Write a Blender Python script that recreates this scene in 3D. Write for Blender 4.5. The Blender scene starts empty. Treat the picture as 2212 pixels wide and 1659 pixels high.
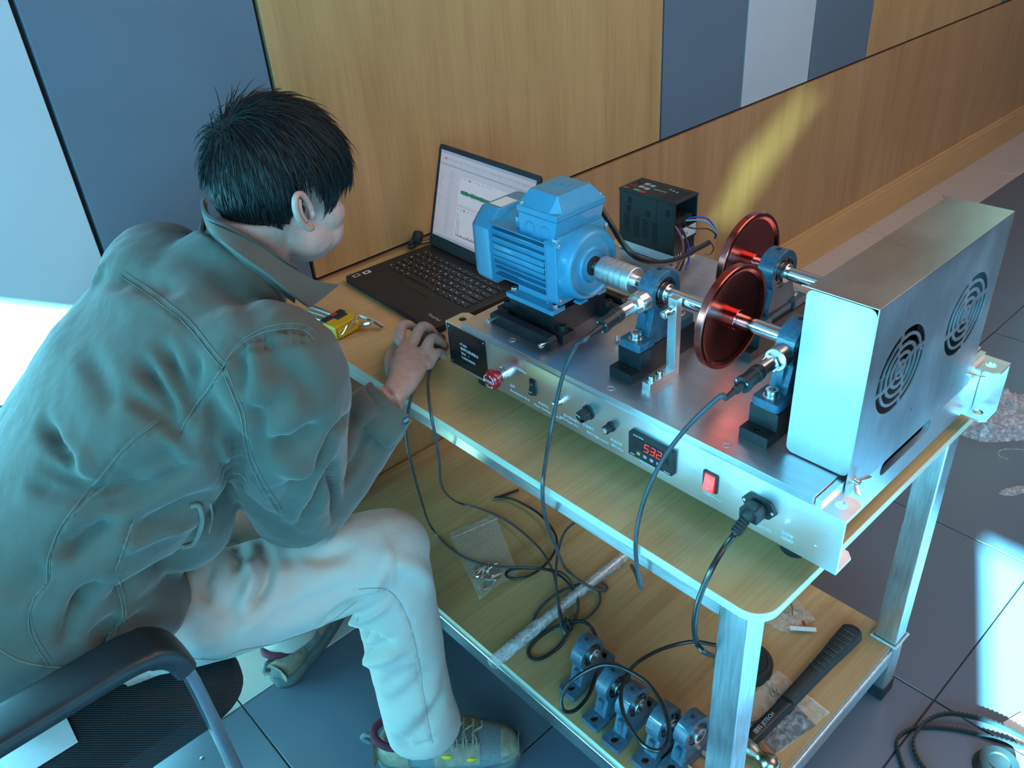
import bpy, bmesh, math, random
from mathutils import Vector, Matrix, noise
from mathutils.bvhtree import BVHTree
from mathutils.kdtree import KDTree
from mathutils.geometry import tessellate_polygon
random.seed(7)
PI = math.pi
V = Vector
S = bpy.context.scene
COL = S.collection

# ---------------------------------------------------------------- camera
CF = 1827.23
CR = Matrix(((0.73372135, -0.6760208, -0.06818257), (-0.4127308, -0.36373411, -0.83507532), (0.53972796, 0.64085363, -0.54589409)))
CC = V((-0.6277, -1.5289, 1.5024))
cam = bpy.data.cameras.new('camera'); camo = bpy.data.objects.new('camera', cam); COL.objects.link(camo)
cam.sensor_fit = 'HORIZONTAL'; cam.sensor_width = 36.0; cam.lens = CF / 2212 * 36
cam.clip_start = .02
mw = Matrix((CR[0], -CR[1], -CR[2])).transposed().to_4x4(); mw.translation = CC
camo.matrix_world = mw
S.camera = camo

# ---------------------------------------------------------------- light, sky, exposure
S.view_settings.view_transform = 'Standard'; S.view_settings.look = 'None'
S.view_settings.exposure = 0.4; S.view_settings.gamma = 1.0; S.view_settings.use_curve_mapping = False
S.cycles.use_denoising = True
S.cycles.max_bounces = 8; S.cycles.diffuse_bounces = 3; S.cycles.glossy_bounces = 4; S.cycles.transmission_bounces = 6; S.cycles.transparent_max_bounces = 12
S.cycles.caustics_reflective = False; S.cycles.caustics_refractive = False; S.cycles.sample_clamp_indirect = 20.0
w = bpy.data.worlds.new('room_ambient'); S.world = w; w.use_nodes = True
w.node_tree.nodes['Background'].inputs[0].default_value = (0.115, 0.098, 0.100, 1)
w.node_tree.nodes['Background'].inputs[1].default_value = 1.0

def light(name, kind, loc, direction, energy, color, sx=1, sy=1, angle=.01, spot=None):
    l = bpy.data.lights.new(name, kind); l.energy = energy; l.color = color
    o = bpy.data.objects.new(name, l); COL.objects.link(o); o.location = loc
    o.rotation_euler = V(direction).to_track_quat('-Z', 'Y').to_euler()
    if kind == 'AREA': l.shape = 'RECTANGLE'; l.size = sx; l.size_y = sy
    if kind == 'SUN': l.angle = angle
    if kind == 'SPOT': l.spot_size = spot; l.spot_blend = .4; l.shadow_soft_size = .01
    return o
light('sun', 'SUN', (-3, -3, 3), (1, .43, -.57), 185, (.20, .80, 1), angle=.012)
KEY = (.02, .62, 1.0)
light('window_light', 'AREA', (-2.85, -1.9, 1.35), (1, 0.12, -.05), 105, KEY, 3.9, 2.1)
light('window_light_rear', 'AREA', (-2.3, -3.7, 2.0), (2.1, 2.7, -1.7), 84, (.33, .74, .93), 2.0, 1.8)
light('ceiling_lamp', 'AREA', (1.7, -2.2, 3.0), (-.15, .30, -1), 46, (1, .74, .66), 2.6, 2.2)

# ---------------------------------------------------------------- helpers
def ray(px, py): return CR.transposed() @ V(((px - 1106) / CF, (py - 829.5) / CF, 1))
def az(px, py, z): d = ray(px, py); return CC + d * ((z - CC.z) / d.z)
def ay(px, py, y): d = ray(px, py); return CC + d * ((y - CC.y) / d.y)
def ax(px, py, x): d = ray(px, py); return CC + d * ((x - CC.x) / d.x)

class M:
    def __init__(s): s.v = []; s.f = []
    def add(s, vs, fs):
        b = len(s.v); s.v += [V(v) for v in vs]; s.f += [tuple(i + b for i in f) for f in fs]; return s
    def box(s, a, b, T=None):
        x0, y0, z0 = a; x1, y1, z1 = b
        vs = [V(p) for p in ((x0,y0,z0),(x1,y0,z0),(x1,y1,z0),(x0,y1,z0),(x0,y0,z1),(x1,y0,z1),(x1,y1,z1),(x0,y1,z1))]
        if T: vs = [T @ v for v in vs]
        return s.add(vs, [(0,3,2,1),(4,5,6,7),(0,1,5,4),(1,2,6,5),(2,3,7,6),(3,0,4,7)])
    def frame(s, d):
        d = V(d).normalized(); a = V((0,0,1)) if abs(d.z) < .9 else V((1,0,0))
        u = d.cross(a).normalized(); return d, u, d.cross(u).normalized()
    def lathe(s, o, d, prof, n=24, caps=True):
        o = V(o); d, u, w_ = s.frame(d); vs = []; fs = []
        for t, r in prof:
            for i in range(n):
                a = 2*PI*i/n; vs.append(o + d*t + (u*math.cos(a) + w_*math.sin(a))*max(r, 1e-5))
        m = len(prof)
        for k in range(m-1):
            for i in range(n):
                j = (i+1) % n; fs.append((k*n+i, k*n+j, (k+1)*n+j, (k+1)*n+i))
        if caps: fs.append(tuple(reversed(range(n)))); fs.append(tuple((m-1)*n+i for i in range(n)))
        # outward orientation: first ring cap faces -d
        fs = [tuple(reversed(f)) for f in fs]
        return s.add(vs, fs)
    def cyl(s, a, b, r, n=20, r1=None):
        a = V(a); b = V(b); return s.lathe(a, b-a, [(0, r), ((b-a).length, r if r1 is None else r1)], n)
    def tube(s, pts, r, n=8, caps=True):
        pts = [V(p) for p in pts]; vs = []; fs = []; m = len(pts)
        t = (pts[1]-pts[0]).normalized(); d, u, w_ = s.frame(t)
        for k, p in enumerate(pts):
            t2 = (pts[min(k+1, m-1)] - pts[max(k-1, 0)])
            t2 = t2.normalized() if t2.length > 1e-9 else t
            q = t.rotation_difference(t2); u = q @ u; w_ = q @ w_; t = t2
            rr = r[k] if isinstance(r, (list, tuple)) else r
            for i in range(n):
                a = 2*PI*i/n; vs.append(p + (u*math.cos(a) + w_*math.sin(a))*rr)
        for k in range(m-1):
            for i in range(n):
                j = (i+1) % n; fs.append((k*n+i, (k+1)*n+i, (k+1)*n+j, k*n+j))
        if caps: fs.append(tuple(range(n))); fs.append(tuple(reversed([(m-1)*n+i for i in range(n)])))
        fs = [tuple(reversed(f)) for f in fs]
        return s.add(vs, fs)
    def loft(s, secs, n=32, e=2.0):
        # sections: (centre, u vector, v vector) ellipses
        vs = []; fs = []
        for c, u, w_ in secs:
            for i in range(n):
                a = 2*PI*i/n; ca, sa = math.cos(a), math.sin(a)
                vs.append(V(c) + V(u)*math.copysign(abs(ca)**(2/e), ca) + V(w_)*math.copysign(abs(sa)**(2/e), sa))
        m = len(secs)
        for k in range(m-1):
            for i in range(n):
                j = (i+1) % n; fs.append((k*n+i, k*n+j, (k+1)*n+j, (k+1)*n+i))
        fs.append(tuple(reversed(range(n)))); fs.append(tuple((m-1)*n+i for i in range(n)))
        return s.add(vs, fs)
    def ell(s, c, a, b, d, n=20, m=12):
        # ellipsoid with half axis vectors a,b,d
        c = V(c); a = V(a); b = V(b); d = V(d); vs = [c + d]; fs = []
        for k in range(1, m):
            t = PI*k/m
            for i in range(n):
                p = 2*PI*i/n; vs.append(c + (a*math.cos(p) + b*math.sin(p))*math.sin(t) + d*math.cos(t))
        vs.append(c - d); L = len(vs)-1
        for i in range(n): fs.append((0, 1+i, 1+(i+1) % n)); fs.append((L, L-n+(i+1) % n, L-n+i))
        for k in range(m-2):
            for i in range(n):
                j = (i+1) % n; q = 1+k*n; fs.append((q+i, q+n+i, q+n+j, q+j))
        return s.add(vs, fs)
    def prism(s, loops, o, u, w_, ext):
        # loops: [outer, hole, ...] of 2D points; o origin, u/w_ axes, ext extrusion vector
        o = V(o); u = V(u); w_ = V(w_); ext = V(ext)
        flat = [p for l in loops for p in l]
        tris = tessellate_polygon([[V((p[0], p[1], 0)) for p in l] for l in loops])
        base = [o + u*p[0] + w_*p[1] for p in flat]; n = len(flat)
        fs = []
        for t in tris:
            a, b, c = [V((flat[i][0], flat[i][1])) for i in t]
            ar = (b-a).x*(c-a).y - (b-a).y*(c-a).x
            t = tuple(t) if ar > 0 else tuple(reversed(t))
            fs.append(tuple(i+n for i in t)); fs.append(tuple(reversed(t)))
        k = 0
        for l in loops:
            m = len(l)
            for i in range(m):
                j = (i+1) % m; fs.append((k+i, k+j, k+j+n, k+i+n))
            k += m
        return s.add(base + [p + ext for p in base], fs)
    def hexa(s, a, b, r):
        return s.cyl(a, b, r, 6)

def circ(cx, cy, r, n=20, a0=0): return [(cx + r*math.cos(a0+2*PI*i/n), cy + r*math.sin(a0+2*PI*i/n)) for i in range(n)]
def rrect(x0, y0, x1, y1, r, n=5):
    P = []
    for cx, cy, a in ((x1-r, y0+r, -PI/2), (x1-r, y1-r, 0), (x0+r, y1-r, PI/2), (x0+r, y0+r, PI)):
        for i in range(n+1): t = a + PI/2*i/n; P.append((cx+r*math.cos(t), cy+r*math.sin(t)))
    return P
def cr(pts, n=6):
    # Catmull-Rom through points
    pts = [V(p) for p in pts]; P = [pts[0]*2-pts[1]] + pts + [pts[-1]*2-pts[-2]]; out = []
    for i in range(1, len(P)-2):
        a, b, c, d = P[i-1:i+3]
        for k in range(n):
            t = k/n; out.append(.5*((2*b) + (c-a)*t + (2*a-5*b+4*c-d)*t*t + (3*b-a-3*c+d)*t**3))
    out.append(pts[-1]); return out

ROOTLOC = {}
def rootof(o):
    while o.parent: o = o.parent
    return o
def tag(o, label=None, cat=None, group=None, kind=None):
    if label: o['label'] = label
    if cat: o['category'] = cat
    if group: o['group'] = group
    if kind: o['kind'] = kind
    return o
def finish(me, sharp, smooth):
    if smooth:
        me.polygons.foreach_set('use_smooth', [True]*len(me.polygons))
        if sharp: me.set_sharp_from_angle(angle=math.radians(sharp))
def obj(name, m, mat, parent=None, label=None, cat=None, group=None, kind=None, bev=0, sharp=35, smooth=True, loc=None, fix=False):
    me = bpy.data.meshes.new(name)
    off = ROOTLOC.get(rootof(parent).name, V((0,0,0))) if parent else (V(loc) if loc is not None else V((0,0,0)))
    if not parent and loc is None and m.v:
        xs = [v.x for v in m.v]; ys = [v.y for v in m.v]; zs = [v.z for v in m.v]
        off = V(((min(xs)+max(xs))/2, (min(ys)+max(ys))/2, min(zs)))
    me.from_pydata([tuple(v-off) for v in m.v], [], m.f); me.validate(); me.update()
    if fix:
        b = bmesh.new(); b.from_mesh(me); bmesh.ops.remove_doubles(b, verts=b.verts, dist=1e-6); bmesh.ops.recalc_face_normals(b, faces=b.faces); b.to_mesh(me); b.free()
    for mm in (mat if isinstance(mat, (list, tuple)) else [mat]): me.materials.append(mm)
    finish(me, sharp, smooth)
    o = bpy.data.objects.new(name, me); COL.objects.link(o)
    if parent: o.parent = parent
    else: o.location = off; ROOTLOC[o.name] = off
    if bev:
        b = o.modifiers.new('bevel', 'BEVEL'); b.width = bev; b.segments = 2; b.limit_method = 'ANGLE'; b.angle_limit = math.radians(40); b.harden_normals = True
    return tag(o, label, cat, group, kind)
def thing(name, loc, label, cat, group=None, kind=None):
    o = bpy.data.objects.new(name, None); COL.objects.link(o); o.location = loc; ROOTLOC[o.name] = V(loc)
    o.empty_display_size = .05
    return tag(o, label, cat, group, kind)
def copytree(o, parent=None):
    c = o.copy(); COL.objects.link(c); c.parent = parent
    for ch in list(o.children): copytree(ch, c)
    return c
def text(name, s, o, right, up, size, mat, parent, align='CENTER', ext=.00015, **k):
    cu = bpy.data.curves.new('txt', 'FONT'); cu.body = s; cu.size = size; cu.align_x = align; cu.align_y = 'CENTER'; cu.extrude = ext/size*size; cu.resolution_u = 2
    t = bpy.data.objects.new('txt', cu); COL.objects.link(t)
    dg = bpy.context.evaluated_depsgraph_get(); me = bpy.data.meshes.new_from_object(t.evaluated_get(dg))
    r = V(right).normalized(); u = V(up).normalized(); n = r.cross(u)
    T = Matrix((r, u, n)).transposed().to_4x4(); T.translation = V(o)
    m = M(); m.v = [T @ v.co for v in me.vertices]; m.f = [tuple(p.vertices) for p in me.polygons]
    bpy.data.objects.remove(t); bpy.data.curves.remove(cu); bpy.data.meshes.remove(me)
    return obj(name, m, mat, parent, smooth=False, **k)

# ---------------------------------------------------------------- materials
def lin(c): return tuple((x/255/12.92 if x/255 <= .04045 else ((x/255+.055)/1.055)**2.4) for x in c)
class Mat:
    def __init__(s, name):
        s.m = bpy.data.materials.new(name); s.m.use_nodes = True; s.t = s.m.node_tree; s.b = s.t.nodes['Principled BSDF']
    def n(s, t, **k):
        x = s.t.nodes.new(t)
        for a, b in k.items(): setattr(x, a, b)
        return x
    def l(s, a, b): s.t.links.new(a, b)
    def coords(s, scale=(1,1,1), obj_=False, rot=(0,0,0)):
        tc = s.n('ShaderNodeTexCoord'); g = s.n('ShaderNodeMapping'); g.inputs['Scale'].default_value = scale; g.inputs['Rotation'].default_value = rot
        if obj_: s.l(tc.outputs['Object'], g.inputs[0])
        else:
            ge = s.n('ShaderNodeNewGeometry'); s.l(ge.outputs['Position'], g.inputs[0])
        return g.outputs[0]
    def noise(s, co, scale, detail=4, rough=.5, dist=0):
        x = s.n('ShaderNodeTexNoise'); x.inputs['Scale'].default_value = scale; x.inputs['Detail'].default_value = detail; x.inputs['Roughness'].default_value = rough; x.inputs['Distortion'].default_value = dist
        s.l(co, x.inputs['Vector']); return x.outputs['Fac']
    def ramp(s, fac, stops):
        r = s.n('ShaderNodeValToRGB'); e = r.color_ramp.elements
        while len(e) < len(stops): e.new(.5)
        for i, (p, c) in enumerate(stops): e[i].position = p; e[i].color = (*c, 1) if len(c) == 3 else c
        s.l(fac, r.inputs[0]); return r.outputs[0]
    def bump(s, fac, strength=.3, dist=.001):
        b = s.n('ShaderNodeBump'); b.inputs['Strength'].default_value = strength; b.inputs['Distance'].default_value = dist
        s.l(fac, b.inputs['Height']); s.l(b.outputs[0], s.b.inputs['Normal'])
    def set(s, **k):
        for a, b in k.items():
            s.b.inputs[a.replace('_', ' ')].default_value = b
        return s
def pbr(name, col, rough=.5, metal=0, var=.12, vscale=30, bump=0, bscale=400, stretch=(1,1,1), coat=0, spec=.5, rv=.12):
    m = Mat(name); co = m.coords(stretch)
    f = m.noise(co, vscale, 5)
    c = m.ramp(f, [(.3, tuple(x*(1-var) for x in col)), (.7, tuple(min(1, x*(1+var)) for x in col))])
    m.l(c, m.b.inputs['Base Color'])
    rr = m.ramp(f, [(.2, (rough*(1-rv*.8),)*3), (.8, (min(1, rough*(1+rv)),)*3)]); m.l(rr, m.b.inputs['Roughness'])
    m.set(Metallic=metal); m.b.inputs['Specular IOR Level'].default_value = spec
    if coat: m.b.inputs['Coat Weight'].default_value = coat
    if bump:
        g = m.noise(co, bscale, 3); m.bump(g, bump, .0006)
    return m.m
def wood(name, c1, c2, axis, scale=1.0, rough=.45, fine=1.0, obj_=True, off=0):
    # grain runs along axis (0,1,2)
    m = Mat(name); st = [9.0*scale]*3; st[axis] = .9*scale
    tc = m.coords(tuple(st), obj_=False)
    if obj_:
        oi = m.n('ShaderNodeObjectInfo'); ad = m.n('ShaderNodeVectorMath', operation='MULTIPLY_ADD'); cmb = m.n('ShaderNodeCombineXYZ')
        for i in range(3): m.l(oi.outputs['Random'], cmb.inputs[i])
        m.l(cmb.outputs[0], ad.inputs[0]); ad.inputs[1].default_value = (23, 23, 23); m.l(tc, ad.inputs[2]); tc = ad.outputs[0]
    a = m.noise(tc, 1.2, 6, .6, .8); st2 = [260.0*scale]*3; st2[axis] = 5*scale
    b = m.noise(m.coords(tuple(st2)), 1.0, 3, .6)
    ca = m.ramp(a, [(.28, c1), (.5, tuple((x+y)/2 for x, y in zip(c1, c2))), (.75, c2)])
    mx = m.n('ShaderNodeMix', data_type='RGBA', blend_type='MULTIPLY'); mx.inputs[0].default_value = .55*fine
    m.l(ca, mx.inputs[6]); m.l(m.ramp(b, [(.3, (.72, .68, .62)), (.62, (1, 1, 1))]), mx.inputs[7])
    m.l(mx.outputs[2], m.b.inputs['Base Color']); m.set(Roughness=rough); m.bump(b, .06, .0004)
    return m.m
def metal(name, col, rough, stretch=(1,1,1), var=.1, vs=60, aniso=0, bump=.05):
    m = Mat(name); co = m.coords(stretch); f = m.noise(co, vs, 5, .6); g = m.noise(m.coords((1,1,1)), 9, 4)
    c = m.ramp(f, [(.3, tuple(x*(1-var) for x in col)), (.7, tuple(min(1, x*(1+var)) for x in col))]); m.l(c, m.b.inputs['Base Color'])
    r = m.ramp(g, [(.3, (rough*.8,)*3), (.7, (min(1, rough*1.25),)*3)]); m.l(r, m.b.inputs['Roughness'])
    m.set(Metallic=1.0); m.b.inputs['Anisotropic'].default_value = aniso
    if bump: m.bump(f, bump, .0003)
    return m.m
def flat(name, col, rough=.6, em=None, es=1):
    m = Mat(name); f = m.noise(m.coords(), 80, 3); c = m.ramp(f, [(.3, tuple(x*.95 for x in col)), (.7, col)]); m.l(c, m.b.inputs['Base Color']); m.set(Roughness=rough)
    if em: m.b.inputs['Emission Color'].default_value = (*em, 1); m.b.inputs['Emission Strength'].default_value = es
    return m.m
def film(name, tint, alpha, rough=.15):
    m = Mat(name); m.set(Roughness=rough); co = m.coords()
    f = m.noise(co, 110, 5, .6, .5)
    m.b.inputs['Base Color'].default_value = (*tint, 1); m.b.inputs['Specular IOR Level'].default_value = .9
    tr = m.n('ShaderNodeBsdfTransparent'); mx = m.n('ShaderNodeMixShader'); out = m.t.nodes['Material Output']
    m.l(m.ramp(f, [(.35, (alpha*.45,)*3), (.7, (min(1, alpha*1.9),)*3)]), mx.inputs[0]); m.l(tr.outputs[0], mx.inputs[1]); m.l(m.b.outputs[0], mx.inputs[2]); m.l(mx.outputs[0], out.inputs[0])
    m.bump(f, .5, .0015)
    return m.m
MT = dict(
    wall_wood=wood('wall_wood', (.40,.215,.085), (.56,.325,.140), 2, 1.0, .42),
    wall_wood_low=wood('wall_wood_low', (.37,.18,.078), (.52,.285,.130), 2, 1.1, .42),
    skirting=wood('skirting_wood', (.48,.25,.095), (.60,.34,.14), 0, 1.0, .4),
    grey_panel=pbr('grey_panel', (.105,.145,.19), .5, var=.04, vscale=6),
    white_panel=pbr('white_panel', (.44,.48,.52), .45, var=.03, vscale=6),
    gap=flat('black_joint', (.008,.009,.012), .7),
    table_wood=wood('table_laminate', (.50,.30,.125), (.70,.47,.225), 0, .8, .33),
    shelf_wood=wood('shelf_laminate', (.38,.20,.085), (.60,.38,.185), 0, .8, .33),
    band=wood('edge_band', (.66,.60,.45), (.78,.72,.56), 1, .6, .35),
    mdf=pbr('raw_board_edge', (.30,.20,.15), .8, var=.2, vscale=200),
    galv=metal('galvanised_steel', (.60,.63,.66), .36, (3,3,.25), .22, 60),
    galvh=metal('galvanised_steel_rail', (.60,.63,.66), .36, (3,.25,3), .22, 60),
    weld=pbr('weld_bead', (.55,.55,.55), .6, .6, .3, 300, .8, 600),
    alu=metal('brushed_aluminium', (.80,.80,.81), .34, (.4,.05,4), .05, 200),
    alut=metal('machined_aluminium_plate', (.66,.66,.69), .38, (1,.2,1), .06, 120),
    guard=metal('stainless_sheet', (.56,.54,.53), .32, (1,4,1), .05, 40),
    guardf=metal('stainless_sheet_matt', (.50,.52,.56), .42, (3,1,.3), .08, 30),
    alum=metal('plain_aluminium', (.78,.78,.80), .42, (1,1,1), .06, 120),
    chrome=metal('polished_steel', (.80,.80,.82), .13, (2,.2,2), .06, 300),
    steel=metal('bright_steel', (.72,.71,.70), .27, (1,1,1), .08, 200),
    dsteel=metal('dark_steel', (.22,.22,.23), .3, (1,1,1), .2, 100),
    black=pbr('black_anodised', (.012,.013,.016), .42, var=.3, vscale=60, spec=.4),
    plastic=pbr('black_plastic', (.013,.015,.018), .45, var=.2, vscale=80, bump=.15, bscale=900),
    rubber=pbr('black_rubber', (.012,.013,.014), .6, var=.2),
    cable=pbr('black_cable', (.015,.016,.018), .3, var=.2),
    gcable=pbr('dark_grey_cable', (.05,.055,.065), .35, var=.2),
    motor=pbr('motor_blue_paint', (.055,.265,.425), .36, var=.06, vscale=40, coat=.15),
    cast=pbr('blue_cast_iron', (.030,.105,.165), .38, var=.3, vscale=120, bump=.7, bscale=260, coat=.2),
    castlow=pbr('grey_blue_cast_iron', (.05,.10,.15), .42, var=.3, vscale=120, bump=.7, bscale=260, coat=.2),
    red=metal('red_anodised_aluminium', (.46,.10,.085), .2, (1,.2,1), .08, 90),
    redp=pbr('red_plastic', (.42,.008,.02), .2, var=.1, coat=.6),
    redlit=flat('lit_red_rocker', (.6,.01,.01), .25, (1,.03,.02), .55),
    white=flat('white_print', (.75,.78,.80), .5),
    paleprint=flat('pale_print', (.62,.66,.70), .4),
    darkplate=pbr('black_nameplate', (.006,.007,.009), .3, var=.3),
    dimprint=flat('dim_plate_print', (.035,.028,.026), .4),
    led=flat('red_led_digit', (.6,.02,.02), .4, (1,.05,.04), 1.2),
    lcd=flat('meter_window', (.02,.022,.028), .15),
    amber=flat('amber_key', (.7,.32,.08), .4),
    laptop=pbr('laptop_black', (.010,.010,.012), .48, var=.2, bump=.05, bscale=1200),
    bezel=pbr('laptop_bezel', (.012,.018,.024), .5, var=.1),
    key=pbr('key_black', (.007,.008,.010), .35, var=.15),
    logo=metal('silver_logo', (.7,.7,.7), .35),
    yellow=pbr('yellow_plastic', (.62,.40,.012), .4, var=.1),
    jacket=None, pants=None, skin=None, hair=None,
    tile_d=pbr('dark_grey_floor_tile', (.105,.125,.165), .30, var=.03, rv=.03, vscale=4, bump=.04, bscale=200),
    tile_l=pbr('light_beige_floor_tile', (.50,.44,.42), .28, var=.02, rv=.03, vscale=3),
    grout=pbr('dark_grout', (.035,.035,.04), .8, var=.2),
    armtop=pbr('chair_black_plastic', (.014,.017,.021), .42, var=.15, bump=.1, bscale=500),
    armleg=metal('grey_chair_frame', (.45,.46,.50), .28, (1,1,1), .03, 20),
    paper=flat('white_paper', (.72,.76,.78), .6),
    bag=film('clear_plastic_bag', (.8,.8,.82), .22),
    wrap=film('bubble_film', (.80,.74,.78), .30),
    tubew=film('wrapped_tube_film', (.78,.74,.78), .42, .12),
    pcb=pbr('black_printed_plate', (.008,.008,.012), .25, var=.3),
    teal=pbr('green_label', (.05,.30,.18), .5), redlab=pbr('red_label', (.45,.03,.04), .5), bluelab=pbr('blue_label', (.15,.35,.55), .5), greylab=pbr('grey_label', (.35,.36,.38), .5),
    wire_r=pbr('red_wire', (.45,.07,.09), .4), wire_b=pbr('blue_wire', (.02,.06,.45), .4), wire_g=pbr('pale_wire', (.22,.36,.42), .4),
    tint=None,
    brass=metal('worn_brass', (.38,.33,.26), .3, (1,1,1), .3, 80),
    sole=pbr('shoe_sole', (.09,.12,.12), .7, var=.2, bump=.3), suede=pbr('shoe_suede', (.25,.21,.15), .85, var=.25, vscale=60, bump=.4, bscale=500),
    meshf=pbr('shoe_mesh', (.14,.17,.18), .8, var=.4, vscale=500, bump=.6, bscale=900), wine=pbr('wine_lining', (.10,.012,.03), .85, var=.2), lace=pbr('shoe_lace', (.26,.25,.19), .8, var=.4, vscale=300),
)

_t = Mat('streak_light_filter'); _t.t.nodes.remove(_t.b); _g = _t.n('ShaderNodeBsdfTransparent'); _g.inputs[0].default_value = (.42, .30, .21, 1); _t.l(_g.outputs[0], _t.t.nodes['Material Output'].inputs[0]); MT['tint'] = _t.m  # made-up filter that dims and warms the sun for the wall streak
T = MT
def mesh_of(m, mat, sharp=35):
    me = bpy.data.meshes.new('shared'); me.from_pydata([tuple(v) for v in m.v], [], m.f); me.validate(); me.update()
    for mm in (mat if isinstance(mat, (list, tuple)) else [mat]): me.materials.append(mm)
    finish(me, sharp, True); return me
def place(name, me, loc, parent=None, rot=None, bev=0, **k):
    o = bpy.data.objects.new(name, me); COL.objects.link(o)
    off = ROOTLOC.get(rootof(parent).name, V((0,0,0))) if parent else V((0,0,0))
    if parent: o.parent = parent
    o.location = V(loc) - off
    if rot: o.rotation_euler = rot
    if bev:
        b = o.modifiers.new('bevel', 'BEVEL'); b.width = bev; b.segments = 1; b.limit_method = 'ANGLE'
    return tag(o, **k)

# ================================================================= SETTING
# floor: grout bed with single tiles, light strip along the wall
m = M(); m.box((-3.0, -5.0, -.03), (7.2, .0, -.004)); floor = obj('floor', m, T['grout'], kind='structure', loc=(0,0,0))
xj0 = .638
m = M(); m.box((-.2485, -.2485, -.012), (.2485, .2485, 0)); tile_d = mesh_of(m, T['tile_d'])
m = M(); m.box((-.2485, -.1215, -.012), (.2485, .1215, 0)); tile_l = mesh_of(m, T['tile_l'])
for i in range(-5, 13):
    cx = xj0 + .5*i + .25
    if cx < 6.9: place('floor_tile', tile_l, (cx, -.1235, 0), floor, bev=.001)
    for j in range(0, 6):
        cy = -.2465 - .25 - .5*j
        if cx > 4.5 and j > 2: continue
        place('floor_tile', tile_d, (cx, cy, 0), floor, bev=.001)
m = M(); m.box((-3.0, -5.0, -.03), (-1.9, 0, -.001)); tag(obj('floor_far_left', m, T['tile_d']), kind='structure')

# back wall: black backing with separate panels
m = M(); m.box((-3.0, .012, 0), (7.2, .06, 3.0)); wall = obj('wall_back', m, T['gap'], kind='structure', loc=(0,0,0))
ZJ = .7245
vj = [(-2.96, -1.40, 'white_panel'), (-1.40, -.2565, 'white_panel'), (-.2565, .134, 'grey_panel'), (.134, 1.2925, 'wall_wood'), (1.2925, 1.686, 'grey_panel'), (1.686, 2.071, 'white_panel'),
      (2.071, 2.457, 'grey_panel'), (2.457, 3.62, 'wall_wood'), (3.62, 4.01, 'grey_panel'), (4.01, 4.4, 'white_panel'), (4.4, 5.56, 'wall_wood'), (5.56, 7.18, 'grey_panel')]
for x0, x1, mt in vj:
    g = .0045 if x0 < 0.5 else .0028
    m = M(); m.box((x0+g, 0, ZJ+.0045), (x1-g, .0125, 2.995)); obj('wall_panel', m, T[mt], wall, bev=.0012)
for x0, x1 in ((-2.96, -1.40), (-1.40, -.2565), (-.2565, 1.2925), (1.2925, 2.457), (2.457, 3.62), (3.62, 4.9), (4.9, 7.18)):
    m = M(); m.box((x0+.0004, 0, .02), (x1-.0004, .0125, ZJ-.0045)); obj('wall_panel', m, T['white_panel'] if x1 < 0 else T['wall_wood_low'], wall, bev=.0006)
m = M(); pr_ = [(0, 0), (-.016, 0), (-.016, .128), (-.0135, .134), (-.011, .137), (-.011, .146), (-.006, .151), (0, .151)]
m.prism([[(a, b) for a, b in pr_]], (-3.0, 0, 0), (0, 1, 0), (0, 0, 1), (10.2, 0, 0)); obj('baseboard_back', m, T['skirting'], kind='structure', loc=(0,0,0), fix=True)
# window wall on the left, with two sun openings and an added streak slit
m = M()
streak_slit = [(-3 - p.x*0 - 0, 0) for p in ()]
def to_window(px, py):
    p = ay(px, py, 0); t_ = p.x + 3.0; return (p.y - .43*t_, p.z + .57*t_)
streak_slit = [to_window(*q) for q in ((1540, 498), (1607, 350), (1740, 207), (1778, 184), (1664, 352), (1582, 478))]  # unseen cut, added and shaped to throw a bright streak on the back wall
m.prism([[(-9, 0), (.06, 0), (.06, 7), (-9, 7)], [(-1.17, .12), (-.02, .12), (-.02, 2.36), (-1.17, 2.36)], [(-3.75, .12), (-2.92, .12), (-2.92, 2.36), (-3.75, 2.36)], streak_slit], (-3.004, 0, 0), (0,1,0), (0,0,1), (.004, 0, 0))
wl = obj('wall_left', m, T['white_panel'], kind='structure', loc=(0,0,0), fix=True, smooth=False)
m = M(); m.prism([streak_slit], (-3.003, 0, 0), (0,1,0), (0,0,1), (.001, 0, 0)); obj('added_streak_pane', m, T['tint'], wl, fix=True, smooth=False)  # added pane filling the cut, weakens the streak's sunlight

# ================================================================= WORK TABLE
H = .7175; W = .612; L = 1.198
tab = thing('work_table', (.3, -.6, 0), 'wood-topped steel cart table standing against the panelled wall, with a lower shelf', 'table')
r = .032
def corner(x0, y0, x1, y1, r, n=8):
    return rrect(x0, y0, x1, y1, r, n)
outl = [(W-r, -L)] + [(W-r+r*math.sin(a), -L+r-r*math.cos(a)) for a in [PI/2*i/8 for i in range(1, 9)]] + [(W, -.002), (0, -.002)] + [(r-r*math.cos(a), -L+r-r*math.sin(a)) for a in [PI/2*i/8 for i in range(0, 9)]]
m = M(); m.prism([outl], (0, 0, H-.012), (1,0,0), (0,1,0), (0,0,.012)); obj('tabletop', m, T['table_wood'], tab, fix=True)
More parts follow.
